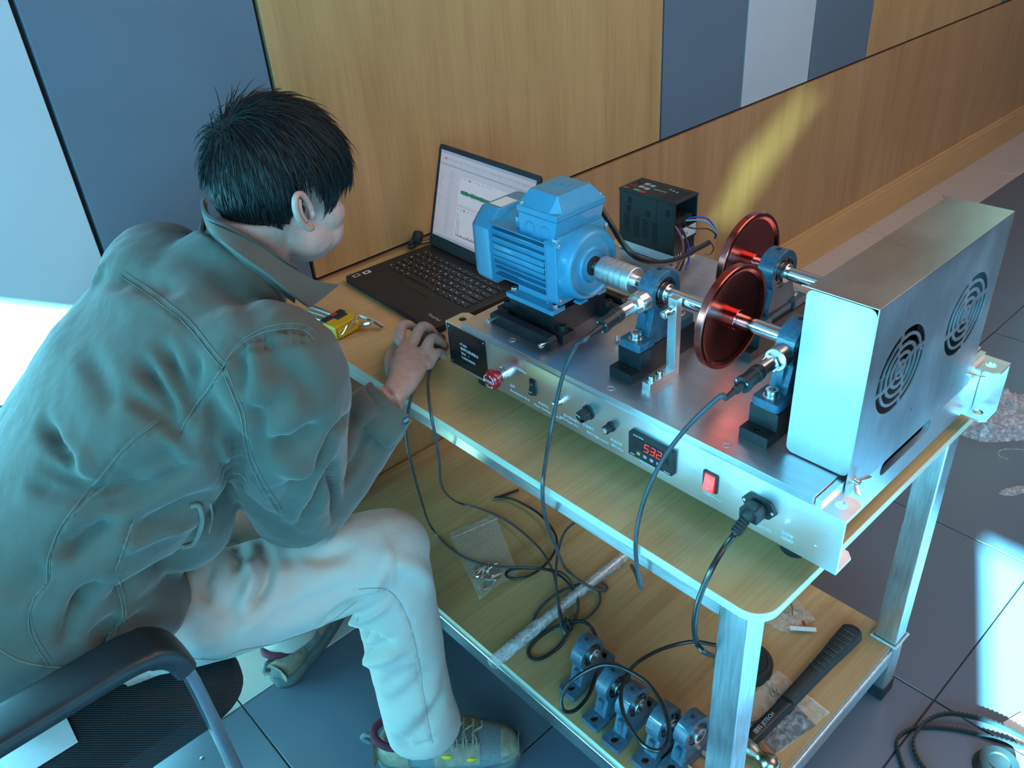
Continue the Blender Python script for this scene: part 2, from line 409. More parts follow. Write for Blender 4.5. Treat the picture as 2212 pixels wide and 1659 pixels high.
# edge band: thin strip wrapped round the edge
def band_strip(pts, z0, z1, th):
    mm = M(); n = len(pts); vs = []
    for i, p in enumerate(pts):
        a = V(pts[max(i-1, 0)]).to_3d() ; b = V(pts[min(i+1, n-1)]).to_3d(); d = (b-a).normalized(); nn = V((d.y, -d.x, 0))
        P = V((p[0], p[1], 0))
        vs += [P+V((0,0,z0)), P+nn*th+V((0,0,z0)), P+nn*th+V((0,0,z1)), P+V((0,0,z1))]
    fs = []
    for i in range(n-1):
        for k in range(4): fs.append((4*i+k, 4*(i+1)+k, 4*(i+1)+(k+1) % 4, 4*i+(k+1) % 4))
    fs += [(0,1,2,3), tuple(reversed([4*(n-1)+k for k in range(4)]))]
    mm.add(vs, fs); return mm
pts = [(0, -.002)] + [(0, -.3), (0, -.6), (0, -.9)] + [(r-r*math.cos(a), -L+r-r*math.sin(a)) for a in [PI/2*i/10 for i in range(0, 11)]]
pts += [(W-r+r*math.sin(a), -L+r-r*math.cos(a)) for a in [PI/2*i/10 for i in range(0, 11)]] + [(W, -.002)]
obj('edge_band', band_strip([(p[0], p[1]) for p in pts], H-.0135, H+.0003, .0012), T['band'], tab, fix=True)
LX = (.012, .565); LY = (-1.173, -.05)
for x in LX:
    for y in LY:
        m = M(); m.box((x, y, .012), (x+.042, y+.042, H-.0135)); lg = obj('leg', m, T['galv'], tab, bev=.003)
        m = M(); m.box((x-.002, y-.002, 0), (x+.044, y+.044, .034)); obj('foot_cap', m, T['rubber'], lg, bev=.003)
        m = M(); m.tube([(x+.021+.024*a, y+.021+.024*b, .1605) for a, b in ((-1,-1),(1,-1),(1,1),(-1,1),(-1,-1))], [.0022, .0034, .0028, .0036, .0025], 6); obj('weld_bead', m, T['weld'], lg)
for x in LX:
    m = M(); m.box((x+.001, LY[0]+.042, H-.0535), (x+.041, LY[1], H-.0135)); obj('top_rail', m, T['galvh'], tab, bev=.003)
    m = M(); m.box((x+.001, LY[0]+.042, .108), (x+.041, LY[1], .1475)); obj('lower_rail', m, T['galvh'], tab, bev=.003)
for y in LY:
    m = M(); m.box((LX[0]+.042, y+.001, H-.0535), (LX[1], y+.041, H-.0135)); obj('top_rail', m, T['galv'], tab, bev=.003)
    m = M(); m.box((LX[0]+.042, y+.001, .108), (LX[1], y+.041, .1475)); obj('lower_rail', m, T['galv'], tab, bev=.003)
# shelf board, cut out at the four legs
sx0, sx1, sy0, sy1 = .020, .598, -1.166, -.012
n_ = .0445
sh = [(LX[0]+n_, sy0), (LX[1]-.002, sy0), (LX[1]-.002, LY[0]+n_), (sx1, LY[0]+n_), (sx1, LY[1]-.002), (LX[1]-.002, LY[1]-.002), (LX[1]-.002, sy1), (LX[0]+n_, sy1), (LX[0]+n_, LY[1]-.002), (sx0, LY[1]-.002), (sx0, LY[0]+n_), (LX[0]+n_, LY[0]+n_)]
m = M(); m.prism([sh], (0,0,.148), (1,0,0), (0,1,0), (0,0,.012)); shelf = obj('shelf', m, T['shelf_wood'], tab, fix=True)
m = M(); m.box((sx0-.0012, LY[0]+n_, .1478), (sx0, LY[1]-.002, .1603)); obj('shelf_edge_band', m, T['band'], shelf)
m = M(); m.box((LX[0]+n_, sy0-.0012, .1478), (LX[1]-.002, sy0, .1603)); obj('shelf_edge_band', m, T['mdf'], shelf)

# ================================================================= TEST RIG
rig = thing('vibration_test_rig', (.32, -.86, H), 'aluminium rotor test rig with blue motor, red discs and steel guard on the wood tabletop', 'test rig')
PX = .0985; FZ = .826; BZ = .742; Y0 = -1.229; Y1 = -.508; ZP = .836
for sx, x in ((1, PX), (-1, .548)):
    m = M()
    cut = .008; fl = .043
    # web
    m.box((min(x, x+sx*.003), Y0, BZ+.003), (max(x, x+sx*.003), Y1, FZ-.003))
    for z in (FZ-.003, BZ):
        ol = [(0, Y0), (fl-cut, Y0), (fl, Y0+cut), (fl, Y1-cut), (fl-cut, Y1), (0, Y1)]
        h1 = circ(.0225, Y0+.018, .0072, 18); h2 = circ(.0225, Y1-.018, .0072, 18)
        ol = [(x+sx*a, b) for a, b in ol]; hs = [[(x+sx*a, b) for a, b in h] for h in (h1, h2)]
        m.prism([ol] + hs, (0, 0, z), (1,0,0), (0,1,0), (0,0,.003))
    sp = obj('side_channel', m, T['alu'], rig, fix=True)
    if sx == 1: panel = sp
m = M(); m.prism([rrect(.1005, -1.1865, .5475, -.547, .002, 2)] , (0,0,FZ), (1,0,0), (0,1,0), (0,0,.010)); plate = obj('base_plate', m, T['alut'], rig, bev=.0008, fix=True)
# end panel with handle slot
m = M(); m.prism([[(.1045, .745), (.5425, .745), (.5425, .8335), (.1045, .8335)], rrect(.253, .777, .391, .800, .0112, 8)], (0, -1.1955, 0), (1,0,0), (0,0,1), (0,.008,0)); obj('end_panel', m, T['alu'], rig, fix=True)
m = M(); m.prism([[(.1045, .745), (.5425, .745), (.5425, .8255), (.1045, .8255)]], (0, -.545, 0), (1,0,0), (0,0,1), (0,.005,0)); obj('end_panel', m, T['alu'], rig, fix=True)
m = M(); m.box((.102, -1.187, .7455), (.545, -.546, .7485)); obj('bottom_plate', m, T['dsteel'], rig)
for x, y in ((.128, -.572), (.128, -1.160), (.525, -.572), (.525, -1.160)):
    m = M(); m.lathe((x, y, H+.0004), (0,0,1), [(0, .0165), (.003, .0185), (.020, .0195), (.0245, .0195)], 28); obj('rubber_foot', m, T['rubber'], rig)
# countersunk screws in the plate
m = M(); m.lathe((0,0,-.0005), (0,0,1), [(0, .0062), (.0009, .0062), (.0011, .0056), (.0006, .0045), (.0006, .0022), (-.001, .0020)], 20); scr = mesh_of(m, T['alum'])
for x, y in ((.117, -.654), (.117, -.86), (.117, -1.055), (.53, -.66), (.53, -.86), (.53, -1.055)): place('plate_screw', scr, (x, y, ZP), plate)
m = M(); m.cyl((0,0,0), (0,0,.0035), .0042, 6); m.cyl((0,0,.0035), (0,0,.012), .0022, 10); nb = mesh_of(m, T['steel'])
q = az(1333, 738, ZP); place('small_stud', nb, q, plate)

# socket head cap screw generator: head towards +z, seat at z=0
def caps(r, h, mat, hexr=None):
    m = M(); hr = hexr or r*.5
    m.lathe((0,0,0), (0,0,1), [(0, r*1.28), (.0012, r*1.28), (.0013, r), (h*.9, r), (h, r*.92), (h, hr), (h*.45, hr*.95), (h*.44, .0003)], 20, caps=False); return mesh_of(m, mat, 30)
S_steel = caps(.0085, .0100, T['steel']); S_black = caps(.0068, .0088, T['rubber']); S_small = caps(.0042, .0052, T['steel']); S_br = caps(.0056, .007, T['steel'])
S_flat = None

# ---- front panel fittings
N = V((-1, 0, 0)); RT = V((0, -1, 0)); UP = V((0, 0, 1))
def pp(px, py, d=0): p = ax(px, py, PX); p.x = PX - d; return p
m = M(); m.box((PX-.0012, -.6085, .7475), (PX, -.5115, .8235)); npl = obj('nameplate', m, T['darkplate'], rig)
for y in (-.516, -.604):
    for z in (.752, .819):
        m = M(); m.ell((PX-.0012, y, z), (.0008,0,0), (0,.0013,0), (0,0,.0013), 8, 6); obj('rivet', m, T['alum'], npl)
X = PX - .00125
text('plate_text', '西安昇安-东安 科贸旋翼技术', (X, -.5605, .8105), RT, UP, .0068, T['dimprint'], npl)
text('plate_text', 'Vibration Test Instrument Co. Ltd', (X, -.5605, .8035), RT, UP, .0046, T['dimprint'], npl)
for i, (a, b) in enumerate((('产品型号', 'PT400'), ('产品名称', '教学仿真试验台'), ('出厂日期', '2024   1'), ('产品编号', 'YAB024B003'))):
    z = .7945 - i*.0085
    text('plate_text', a, (X, -.523, z), RT, UP, .0050, T['dimprint'], npl, align='LEFT')
    text('plate_text', b, (X, -.5425, z), RT, UP, .0066, T['white'], npl, align='LEFT')
text('plate_text', '029-88500000', (X, -.5605, .7555), RT, UP, .0052, T['dimprint'], npl)
# emergency stop
e = V((PX, -.6505, .7825))
m = M(); m.lathe(e, N, [(0, .0125), (.004, .0125), (.004, .0112), (.007, .0112), (.0072, .0118), (.0088, .0118), (.009, .0105), (.012, .0105)], 28); st = obj('stop_button_collar', m, T['chrome'], rig)
m = M(); m.lathe(e, N, [(.012, .0098), (.018, .0098), (.0195, .0135), (.022, .0160), (.027, .0165), (.0305, .0155), (.033, .0128), (.0342, .009), (.0346, .0001)], 32); sb = obj('stop_button', m, T['redp'], rig, 'red mushroom stop button marked STOP')
text('stop_text', 'STOP', e + N*.0348, RT, UP, .0068, T['white'], sb)
for k in range(3):
    a0 = PI/2 + .35 + k*2*PI/3
    pts = [e + N*(.0338) + (RT*math.cos(a0+t) + UP*math.sin(a0+t))*.0112 for t in [1.35*i/10 for i in range(11)]]
    m = M(); m.tube(pts, .0006, 6); d = (pts[-1]-pts[-2]).normalized(); m.cyl(pts[-1], pts[-1]+d*.0026, .0015, 6, .0002); obj('stop_arrow', m, T['white'], sb)
# rocker run switch
def rocker(c, wy, hz, body, rock, lab, tilt=1, red=False):
    m = M(); m.prism([rrect(-wy/2, -hz/2, wy/2, hz/2, .0015, 3)], c, RT, UP, N*.0022); b = obj(lab, m, body, rig, bev=.0005, fix=True)
    w2 = wy*.36; h2 = hz*.42
    pr = [(-h2, .0018), (h2, .0018), (h2, .0032 if tilt > 0 else .0075), (h2*.05, .0042), (-h2, .0075 if tilt > 0 else .0032)]
    m = M(); m.prism([pr], c + RT*(-w2), UP, N, RT*(2*w2)); rk = obj('rocker', m, rock, b, fix=True, bev=.0004)
    sl = -(.0075-.0042)/(h2*1.05)
    text('rocker_mark', 'O', c + N*.0068 - UP*h2*.6, RT, UP + N*.3, .0060, T['white'], rk)
    text('rocker_mark', 'I', c + N*.0042 + UP*h2*.5, RT, UP, .0055, T['white'], rk)
    return b
rocker(pp(1152, 836), .0125, .0275, T['plastic'], T['plastic'], 'run_switch')
rocker(pp(1535.5, 1040), .0225, .0300, T['plastic'], T['redlit'], 'power_switch')
# bnc socket
c = pp(1209, 866); m = M(); m.lathe(c, N, [(0, .0075), (.002, .0075), (.002, .0055), (.006, .0055), (.0062, .0048), (.013, .0048), (.0132, .0036), (.011, .0034)], 20); m.cyl(c+N*.0095-UP*.007, c+N*.0095+UP*.007, .0011, 8); obj('coax_socket', m, T['chrome'], rig)
# knobs
def knob(c, R, h, cap):
    m = M(); m.lathe(c, N, [(0, R*1.15), (.0025, R*1.15), (.003, R)], 28); b = obj('control_knob', m, T['plastic'], rig)
    m = M(); n = 12; vs = []; 
    prof = [(R*(1.0 if i % 2 else .88)*math.cos(2*PI*i/n), R*(1.0 if i % 2 else .88)*math.sin(2*PI*i/n)) for i in range(n)]
    m.prism([prof], c + N*.003, RT, UP, N*h); obj('knob_grip', m, T['plastic'], b, bev=.0008, fix=True)
    if cap: m = M(); m.lathe(c, N, [(h+.003, R*.62), (h+.0038, R*.6)], 24); obj('knob_cap', m, T['alum'], b)
    else:
        m = M(); d = (UP*.25 - RT*1).normalized(); m.box((-.0005, 0, 0), (.0005, R*.8, .0004)); Tm = Matrix((RT*(-d.dot(UP)) + UP*d.dot(RT), d, N)).transposed().to_4x4(); Tm.translation = c+N*(h+.003)
        m.v = [Tm @ v for v in m.v]; obj('pointer_line', m, T['white'], b)
    return b
c1 = pp(1272, 890); kb = knob(c1, .0098, .0155, False)
for k in range(11):
    a = -PI*.75 + k*1.5*PI/10 + PI/2; p0 = c1 + N*.0002 + (RT*math.cos(a) + UP*math.sin(a))*.0135; d = (RT*math.cos(a) + UP*math.sin(a))
    m = M(); m.tube([p0, p0 + d*.0022], .0003, 4); obj('scale_tick', m, T['paleprint'], kb)
knob(pp(1321, 921), .0068, .011, True)
# panel meter
a = V((PX, -.9155, .802)); m = M(); m.prism([rrect(-.9915, .7635, -.9150, .8030, .002, 3)], (PX, 0, 0), (0,1,0), (0,0,1), N*.007); mt_ = obj('rpm_meter', m, T['plastic'], rig, bev=.001, fix=True, label='black panel meter showing red digits')
m = M(); m.box((PX-.0078, -.984, .7795), (PX-.007, -.9245, .7975)); obj('meter_window', m, T['lcd'], mt_)
X2 = PX - .0079
SEG = {'5': 'afgcd', '3': 'abgcd', '2': 'abged'}
for k, ch in enumerate('532'):
    cy = -.9475 - k*.0108; cz = .7885; hw = .0034; hh = .0062; m = M()
    def seg(p, q):
        m.tube([V((X2, cy, cz)) + RT*p[0] + UP*p[1], V((X2, cy, cz)) + RT*q[0] + UP*q[1]], .00062, 4)
    sl = .0012
    P_ = {'a': ((-hw+sl, hh), (hw+sl, hh)), 'g': ((-hw, 0), (hw, 0)), 'd': ((-hw-sl, -hh), (hw-sl, -hh)), 'f': ((-hw+sl, hh), (-hw, 0)), 'b': ((hw+sl, hh), (hw, 0)), 'e': ((-hw, 0), (-hw-sl, -hh)), 'c': ((hw, 0), (hw-sl, -hh))}
    for s_ in SEG[ch]: seg(*P_[s_])
    obj('led_digit', m, T['led'], mt_)
for k in range(4):
    m = M(); m.prism([rrect(-.0028, -.0024, .0028, .0024, .0008, 3)], (PX-.007, -.9335-k*.0115, .7728), (0,1,0), (0,0,1), N*.0008); obj('meter_key', m, T['amber'] if k == 0 else T['greylab'], mt_, fix=True)
text('meter_text', 'PULSE METER', (PX-.0071, -.9235, .8003), RT, UP, .0030, T['white'], mt_, align='LEFT')
text('meter_text', 'MP5W', (PX-.0071, -.9185, .7665), RT, UP, .0028, T['white'], mt_, align='LEFT')
text('meter_text', 'Autonics', (PX-.0071, -.988, .7662), RT, UP, .0030, T['white'], mt_, align='RIGHT')
# panel lettering
for s_, y, z, sz in (('启动/Run', -.6905, .8035, .0066), ('急停', -.667, .7640, .0058), ('Emergency Stop', -.684, .7545, .0068), ('启动/停止', -.738, .7600, .0055), ('Motor Run/Stop Control', -.745, .7520, .0058), ('脉冲相位输出', -.798, .7625, .0055),
                     ('RPM Phase Out', -.792, .7545, .0062), ('转速调节', -.832, .7640, .0058), ('RPM Adjustment', -.850, .7545, .0062), ('转速微调', -.886, .7640, .0055), ('RPM Fine', -.889, .7555, .0060), ('转速表/Motor RPM', -.953, .7555, .0060), ('ON/OFF', -1.026, .7850, .0070), ('电源 Power', -1.052, .7600, .0062),
                     ('~220V', -1.120, .7620, .0062), ('Fuse 220V/10A', -1.123, .7545, .0058), ('接地端', -1.162, .7640, .0052), ('GND', -1.163, .7560, .0072)):
    text('panel_text', s_, (PX-.0002, y, z), RT, UP, sz, T['paleprint'], panel)
# power inlet
c = pp(1640, 1090); c = V((PX, -1.1215, .7875))
m = M(); hx = [(-.0245, 0), (-.0165, .012), (-.013, .0135), (.013, .0135), (.0165, .012), (.0245, 0), (.0165, -.012), (.013, -.0135), (-.013, -.0135), (-.0165, -.012)]
m.prism([hx], c, RT, UP, N*.0045); inl = obj('power_inlet', m, T['plastic'], rig, bev=.0006, fix=True)
for s_ in (-1, 1): m = M(); m.lathe(c + RT*s_*.0195, N, [(.0045, .0024), (.0056, .0022), (.006, .0008)], 12); obj('inlet_screw', m, T['alum'], inl)
# earth terminal
m = M(); m.lathe((PX, -1.159, .7835), N, [(0, .0034), (.001, .0034), (.001, .0018), (.004, .0018)], 12); obj('earth_stud', m, T['alum'], rig)
m = M(); m.ell((PX, -1.199, .7695), (.0008,0,0), (0,.0017,0), (0,0,.0017), 10, 6); obj('small_rivet', m, T['alum'], rig)

# ---- motor
MX = .2225; MZ = .948
m = M(); m.box((.162, -.700, ZP), (.283, -.602, .877)); blk = obj('motor_riser', m, T['black'], rig, bev=.0008)
for xs in (.157, .262):
    for ya, yb in ((-.727, -.7003), (-.6017, -.576)):
        m = M(); m.box((xs, ya, ZP), (xs+.026, yb, .853)); obj('clamp_lug', m, T['black'], blk, bev=.0008)
        place('cap_screw', S_black, (xs+.013, (ya+yb)/2, .853), blk)
for xa, sgn in ((.132, 1), (.298, -1)):
    m = M(); pr = [(-.725, 0), (-.586, 0), (-.586, .016), (-.591, .021), (-.720, .021), (-.725, .016)]
    m.prism([pr, ], (xa, 0, ZP), (0,1,0), (0,0,1), (.015, 0, 0)); bar = obj('adjusting_bar', m, T['black'], rig, bev=.0006, fix=True)
    for y in (-.604, -.7085):
        m = M(); m.lathe((xa+.0075, y, ZP+.0212), (0,0,1), [(0, .0036), (.0002, .0036), (.0002, .001)], 14); obj('bar_hole', m, T['gap'], bar)
    for y in (-.597, -.716):
        x0 = xa if sgn == 1 else xa+.015; d = V((-sgn, 0, 0))
        m = M(); m.lathe((x0, y, .848), d, [(0, .0024), (.009, .0024), (.009, .0042), (.0145, .0042), (.0148, .0038), (.0148, .0021), (.0125, .0020), (.0124, .0002)], 16); obj('adjusting_screw', m, T['steel'], bar)
mot_m = M(); mot_m.lathe((MX, -.548, MZ), (0,-1,0), [(0, .056), (.004, .0575), (.13, .0575), (.134, .056)], 48)
motor = obj('motor', mot_m, T['motor'], rig, 'sky blue electric motor with ribbed body and terminal box')
# feet
for s_ in (-1, 1):
    m = M()
    x0, x1 = (MX - .0635, MX - .030) if s_ < 0 else (MX + .030, MX + .0635)
    o_ = MX - .0635 if s_ < 0 else MX + .0635; i_ = MX - .034 if s_ < 0 else MX + .034
    prf = [(o_, .8775), (o_, .8855), (MX - s_*-.049, .889), (MX + s_*.046, .915), (i_, .915), (i_, .8775)]
    m.prism([prf], (0, -.690, 0), (1,0,0), (0,0,1), (0, .078, 0))
    for ya in (-.7035, -.612): 
        m.prism([rrect(min(o_, i_), ya, max(o_, i_), ya + .0145, .002, 2)], (0,0,.8775), (1,0,0), (0,1,0), (0,0,.008))
    obj('motor_foot', m, T['motor'], motor, bev=.0015, fix=True)
m = M(); m.lathe((0,0,0), (0,0,1), [(0, .0072), (.0014, .0072), (.0016, .0055), (.006, .0054), (.0062, .0005)], 6); hexb = mesh_of(m, T['steel'])
for x in (.172, .273):
    for y in (-.697, -.6055): place('foot_bolt', hexb, (x, y, .8857), motor)
# front end shield: square with lugs + round
m = M(); q_ = .0585
m.prism([[(MX-q_, .900), (MX-q_+.006, .893), (MX+q_-.006, .893), (MX+q_, .900), (MX+q_, .991), (MX+q_-.012, 1.003), (MX-q_+.012, 1.003), (MX-q_, .991)]], (0,-.7105,0), (1,0,0), (0,0,1), (0,.022,0))
es = obj('end_shield', m, T['motor'], motor, bev=.002, fix=True)
m = M(); m.lathe((MX, -.7095, MZ), (0,-1,0), [(0, .0572), (.006, .0568), (.016, .0545), (.021, .0525), (.0225, .0505), (.0228, .047), (.0205, .0455), (.0195, .044), (.0195, .030), (.021, .0275), (.0235, .0268), (.0235, .0255), (.0215, .0245), (.0215, .0170), (.0225, .0150)], 64); obj('round_flange', m, T['motor'], es, sharp=50)
m = M(); m.lathe((MX, -.7315, MZ), (0,-1,0), [(0, .0152), (.0014, .0152), (.0014, .008), (.0005, .007)], 32); obj('shaft_seal', m, T['rubber'], es)
for sx in (-1, 1):
    for z in (.9025, .9905):
        m = M(); m.lathe((MX+sx*.051, -.7105, z), (0,-1,0), [(0, .0034), (.0018, .0034), (.0024, .0026), (.0024, .0012)], 12); obj('shield_screw', m, T['steel'], es)
m = M(); m.box((MX-.030, -.7305, .8925), (MX-.012, -.716, .8965)); m.box((MX+.012, -.7305, .8925), (MX+.030, -.716, .8965)); obj('shield_lug', m, T['motor'], es, bev=.001)
# cooling fins down each side (from below the box to the feet)
for s_ in (-1, 1):
    for k, z in enumerate((.9945, .985, .973, .962, .951, .940, .929, .9185, .906)):
        dz = z - MZ; r0 = math.sqrt(max(.0575**2 - dz*dz, 0)) - .002; tip = .0585 if k in (0, 1, 7, 8) else .0600
        if k == 0: tip = .0605
        y0, y1 = -.690, -.556
        pl = [(r0, y0), (tip, y0), (tip, y1-.020), (tip-.004, y1-.006), (r0+.001, y1)]
        pl = [(MX+s_*a, b) for a, b in pl]
        m = M(); m.prism([pl], (0,0,z), (1,0,0), (0,1,0), (0,0,-.0016)); obj('cooling_fin', m, T['motor'], motor, fix=True)
    m = M(); m.box((MX+s_*.0575-.002, -.6905, .893), (MX+s_*.0575+.0035, -.6885, .9975)); obj('fin_end_web', m, T['motor'], motor)
# fan cowl: chamfered square shell then dome
m = M()
def octo(hw, zt, zb, c): return [(MX-hw, MZ-zb+c*.4), (MX-hw, MZ+zt-c), (MX-hw+c, MZ+zt), (MX+hw-c, MZ+zt), (MX+hw, MZ+zt-c), (MX+hw, MZ-zb+c*.4), (MX+hw-c*.4, MZ-zb), (MX-hw+c*.4, MZ-zb)]
secs = []
for y, k in ((-.566, 1.0), (-.535, 1.0), (-.530, .985), (-.522, .93), (-.515, .80), (-.512, .6)):
    secs.append((y, k))
vs = []; fs = []
for y, k in secs:
    for x, z in octo(.0625, .0615, .062, .026): 
        vs.append((MX + (x-MX)*k, y, MZ + (z-MZ)*k))
for a in range(len(secs)-1):
    for i in range(8): j = (i+1) % 8; fs.append((a*8+i, a*8+j, (a+1)*8+j, (a+1)*8+i))
fs.append(tuple(range(8))); fs.append(tuple(reversed([len(vs)-8+i for i in range(8)])))
m.add(vs, fs); cowl = obj('fan_cowl', m, T['motor'], motor, bev=.0015, fix=True, sharp=28)
m = M(); m.lathe((MX, -.572, MZ), (0,1,0), [(0, .050), (.012, .050)], 32); obj('fan_gap_ring', m, T['gap'], motor)
# small inspection sticker (no code printed)
m = M(); zz = MZ+.0615+.0004; m.add([(MX-.030, -.564, zz), (MX-.030, -.536, zz), (MX+.006, -.536, zz), (MX+.006, -.564, zz)], [(0,3,2,1)]); obj('sticker', m, T['paper'], cowl)
# terminal box
m = M(); pr = [(MX-.052, -.628), (MX-.052, -.709), (MX+.050, -.709), (MX+.050, -.628)]
vs = []
for (x, y), z, k in [(p, .992, 1.0) for p in pr] + [(p, 1.0265, 1.0) for p in pr]:
    vs.append((x, y if z > 1 or y > -.65 else -.700, z))
m.add(vs, [(0,1,2,3), (7,6,5,4), (0,4,5,1), (1,5,6,2), (2,6,7,3), (3,7,4,0)])
m.box((MX-.045, -.700, .985), (MX+.043, -.612, 1.012))
tb = obj('terminal_box', m, T['motor'], motor, bev=.0012, fix=True)
for k, y in enumerate((-.652, -.685)):
    c = V((MX-.052, y, 1.006)); m = M(); m.lathe(c, (-1,0,0), [(-.001, .0098), (.0008, .0098), (.0014, .0088), (.0012, .0080), (.0004, .0076), (.0004, .001)], 28); obj('knockout', m, T['motor'], tb)
m = M(); m.box((MX-.0535, -.709, .9965), (MX-.050, -.700, 1.001)); m.box((MX-.0535, -.709, .984), (MX-.046, -.701, .992)); obj('earth_lug', m, T['alum'], tb, bev=.0004)
m = M(); x0, x1, y0, y1 = MX-.0535, MX+.0515, -.7105, -.6265; z0 = 1.0275; z1 = 1.0375; m.box((x0, y0, z0), (x1, y1, z1)); lid = obj('box_lid', m, T['motor'], tb, bev=.0012)
m = M(); a0 = [(x0+.014, y0+.002), (x1-.002, y0+.002), (x1-.002, y1-.016), (x1-.016, y1-.002), (x0+.002, y1-.002), (x0+.002, y0+.016)]
b0 = [(x0+.019, y0+.013), (x1-.019, y0+.013), (x1-.019, y0+.040), (x1-.024, y1-.013), (x0+.017, y1-.013), (x0+.017, y0+.022)]
b0 = [(x0+.018, y0+.013), (x1-.020, y0+.013), (x1-.020, y1-.014), (x1-.0205, y1-.0135), (x0+.0175, y1-.0135), (x0+.0175, y0+.0135)]
vs = [(x, y, z1) for x, y in a0] + [(x, y, 1.060) for x, y in b0]
m.add(vs, [tuple(range(6)), tuple(reversed(range(6, 12)))] + [(i, (i+1) % 6, (i+1) % 6+6, i+6) for i in range(6)]); hood = obj('lid_hood', m, T['motor'], lid, fix=True, sharp=20)
cc = V(((b0[0][0]+b0[1][0])/2, (b0[1][1]+b0[3][1])/2, 1.0602))
text('cast_letters', 'ABB', cc, (0.35, -1, 0), (1, .35, 0), .024, T['motor'], lid, ext=.0006)
for x, y in ((x0+.0065, y1-.007), (x1-.0065, y0+.008)): 
    m = M(); m.lathe((x, y, z1), (0,0,1), [(0, .0055), (.001, .0055), (.0012, .0042), (.0045, .0042), (.005, .0036), (.005, .0005)], 16); obj('lid_screw', m, T['steel'], lid)
# motor shaft, coupling, main shaft
m = M(); m.lathe((MX, -.731, MZ), (0,-1,0), [(0, .007), (.03, .007)], 20); obj('motor_shaft', m, T['chrome'], motor)
m = M(); pr = [(0, .0195), (.0008, .0203), (.015, .0203)]
for k in (.016, .026, .037, .0475): pr += [(k, .0203), (k, .0168), (k+.0028, .0168), (k+.0028, .0203)]
pr += [(.062, .0203), (.0628, .0195), (.0628, .0095)]
m.lathe((MX, -.7505, MZ), (0,-1,0), pr, 40); obj('coupling', m, T['alum'], rig)
m = M(); m.lathe((MX, -.806, MZ), (0,-1,0), [(0, .0098), (.375, .0098)], 32); obj('main_shaft', m, T['chrome'], rig)
SX2 = .379
m = M(); m.lathe((SX2, -.872, MZ), (0,-1,0), [(0, .0098), (.31, .0098)], 32); obj('second_shaft', m, T['chrome'], rig)

# ---- pillow blocks
def block_profile(hc, rad=.0325, half=.062, ft=.0135):
    # outline of housing in (x, z), z=0 at foot underside, hc = shaft height
    P = [(-half, 0), (half, 0), (half, ft), (half-.028, ft+.001)]
    nk = .0275
    P += [(.038, ft+.004), (.033, ft+.012), (.0295, ft+.022), (nk, hc-.026)]
    a0 = -math.asin(.0225/rad) if False else math.atan2(-.021, nk)
    for i in range(25):
        a = a0 + (PI - 2*a0)*i/24; P.append((rad*math.cos(a), hc + rad*math.sin(a)))
    P += [(-nk, hc-.026), (-.0295, ft+.022), (-.033, ft+.012), (-.038, ft+.004), (-half+.028, ft+.001), (-half, ft)]
    return P
BLK = {}
def block_meshes(mat, hc=.070):
    m = M(); w_ = .019; P = block_profile(hc)
    # head + neck (thin), feet (wide)
    head = [p for p in P if not (abs(p[0]) > .039)]
    bore = circ(0, hc, .0225, 32)
    m.prism([[( -.038, .004), (.038, .004)] + [p for p in P[4:-4+len(P)] if abs(p[0]) < .0385][0:], bore], (0, -.013, 0), (1,0,0), (0,0,1), (0, .026, 0))
    foot = M()
    for s_ in (-1, 1):
        x0, x1 = (-.062, -.026) if s_ < 0 else (.026, .062)
        sl = rrect(s_*.0475-.0075, -.006, s_*.0475+.0075, .006, .0058, 5)
        foot.prism([rrect(x0, -w_, x1, w_, .004, 3), sl], (0,0,0), (1,0,0), (0,1,0), (0,0,.0125))
    foot.box((-.030, -.016, 0), (.030, .016, .0115))
    foot.box((-.034, -.0045, .010), (.034, .0045, .048))
    ring = M(); ring.lathe((0, .011, hc), (0,-1,0), [(0, .0224), (.001, .0224), (.022, .0224), (.022, .0205), (.018, .019), (.018, .0155), (.0215, .015)], 40)
    inner = M(); inner.lathe((0, .0145, hc), (0,-1,0), [(0, .0101), (0, .0142), (.033, .0142), (.0338, .0136), (.0338, .0101)], 36, caps=False)
    nip = M(); nip.lathe((0, 0, hc+.0318), (0,0,1), [(0, .0034), (.0012, .0034), (.0012, .0018), (-.001, .0016)], 12)
    return mesh_of(m, mat, 32), mesh_of(foot, mat, 32), mesh_of(ring, T['dsteel'], 30), mesh_of(inner, T['steel'], 30), mesh_of(nip, T['gap'])
blm = block_meshes(T['cast'])
def fixbm(me):
    b = bmesh.new(); b.from_mesh(me); bmesh.ops.recalc_face_normals(b, faces=b.faces); b.to_mesh(me); b.free()
fixbm(blm[0]); fixbm(blm[1])
def put_block(x, y, parent):
    z = MZ - .070
    h = place('bearing_housing', blm[0], (x, y, z), parent, bev=.0012)
    for nm, k in (('housing_foot', 1), ('bearing_seal', 2), ('bearing_inner_ring', 3), ('grease_hole', 4)):
        o = bpy.data.objects.new(nm, blm[k]); COL.objects.link(o); o.parent = h
        if k == 1: b = o.modifiers.new('bevel', 'BEVEL'); b.width = .0015; b.segments = 2; b.limit_method = 'ANGLE'
    for s_ in (-1, 1):
        o = bpy.data.objects.new('cap_screw', S_steel); COL.objects.link(o); o.parent = h; o.location = (s_*.0475, 0, .0125)
    return h
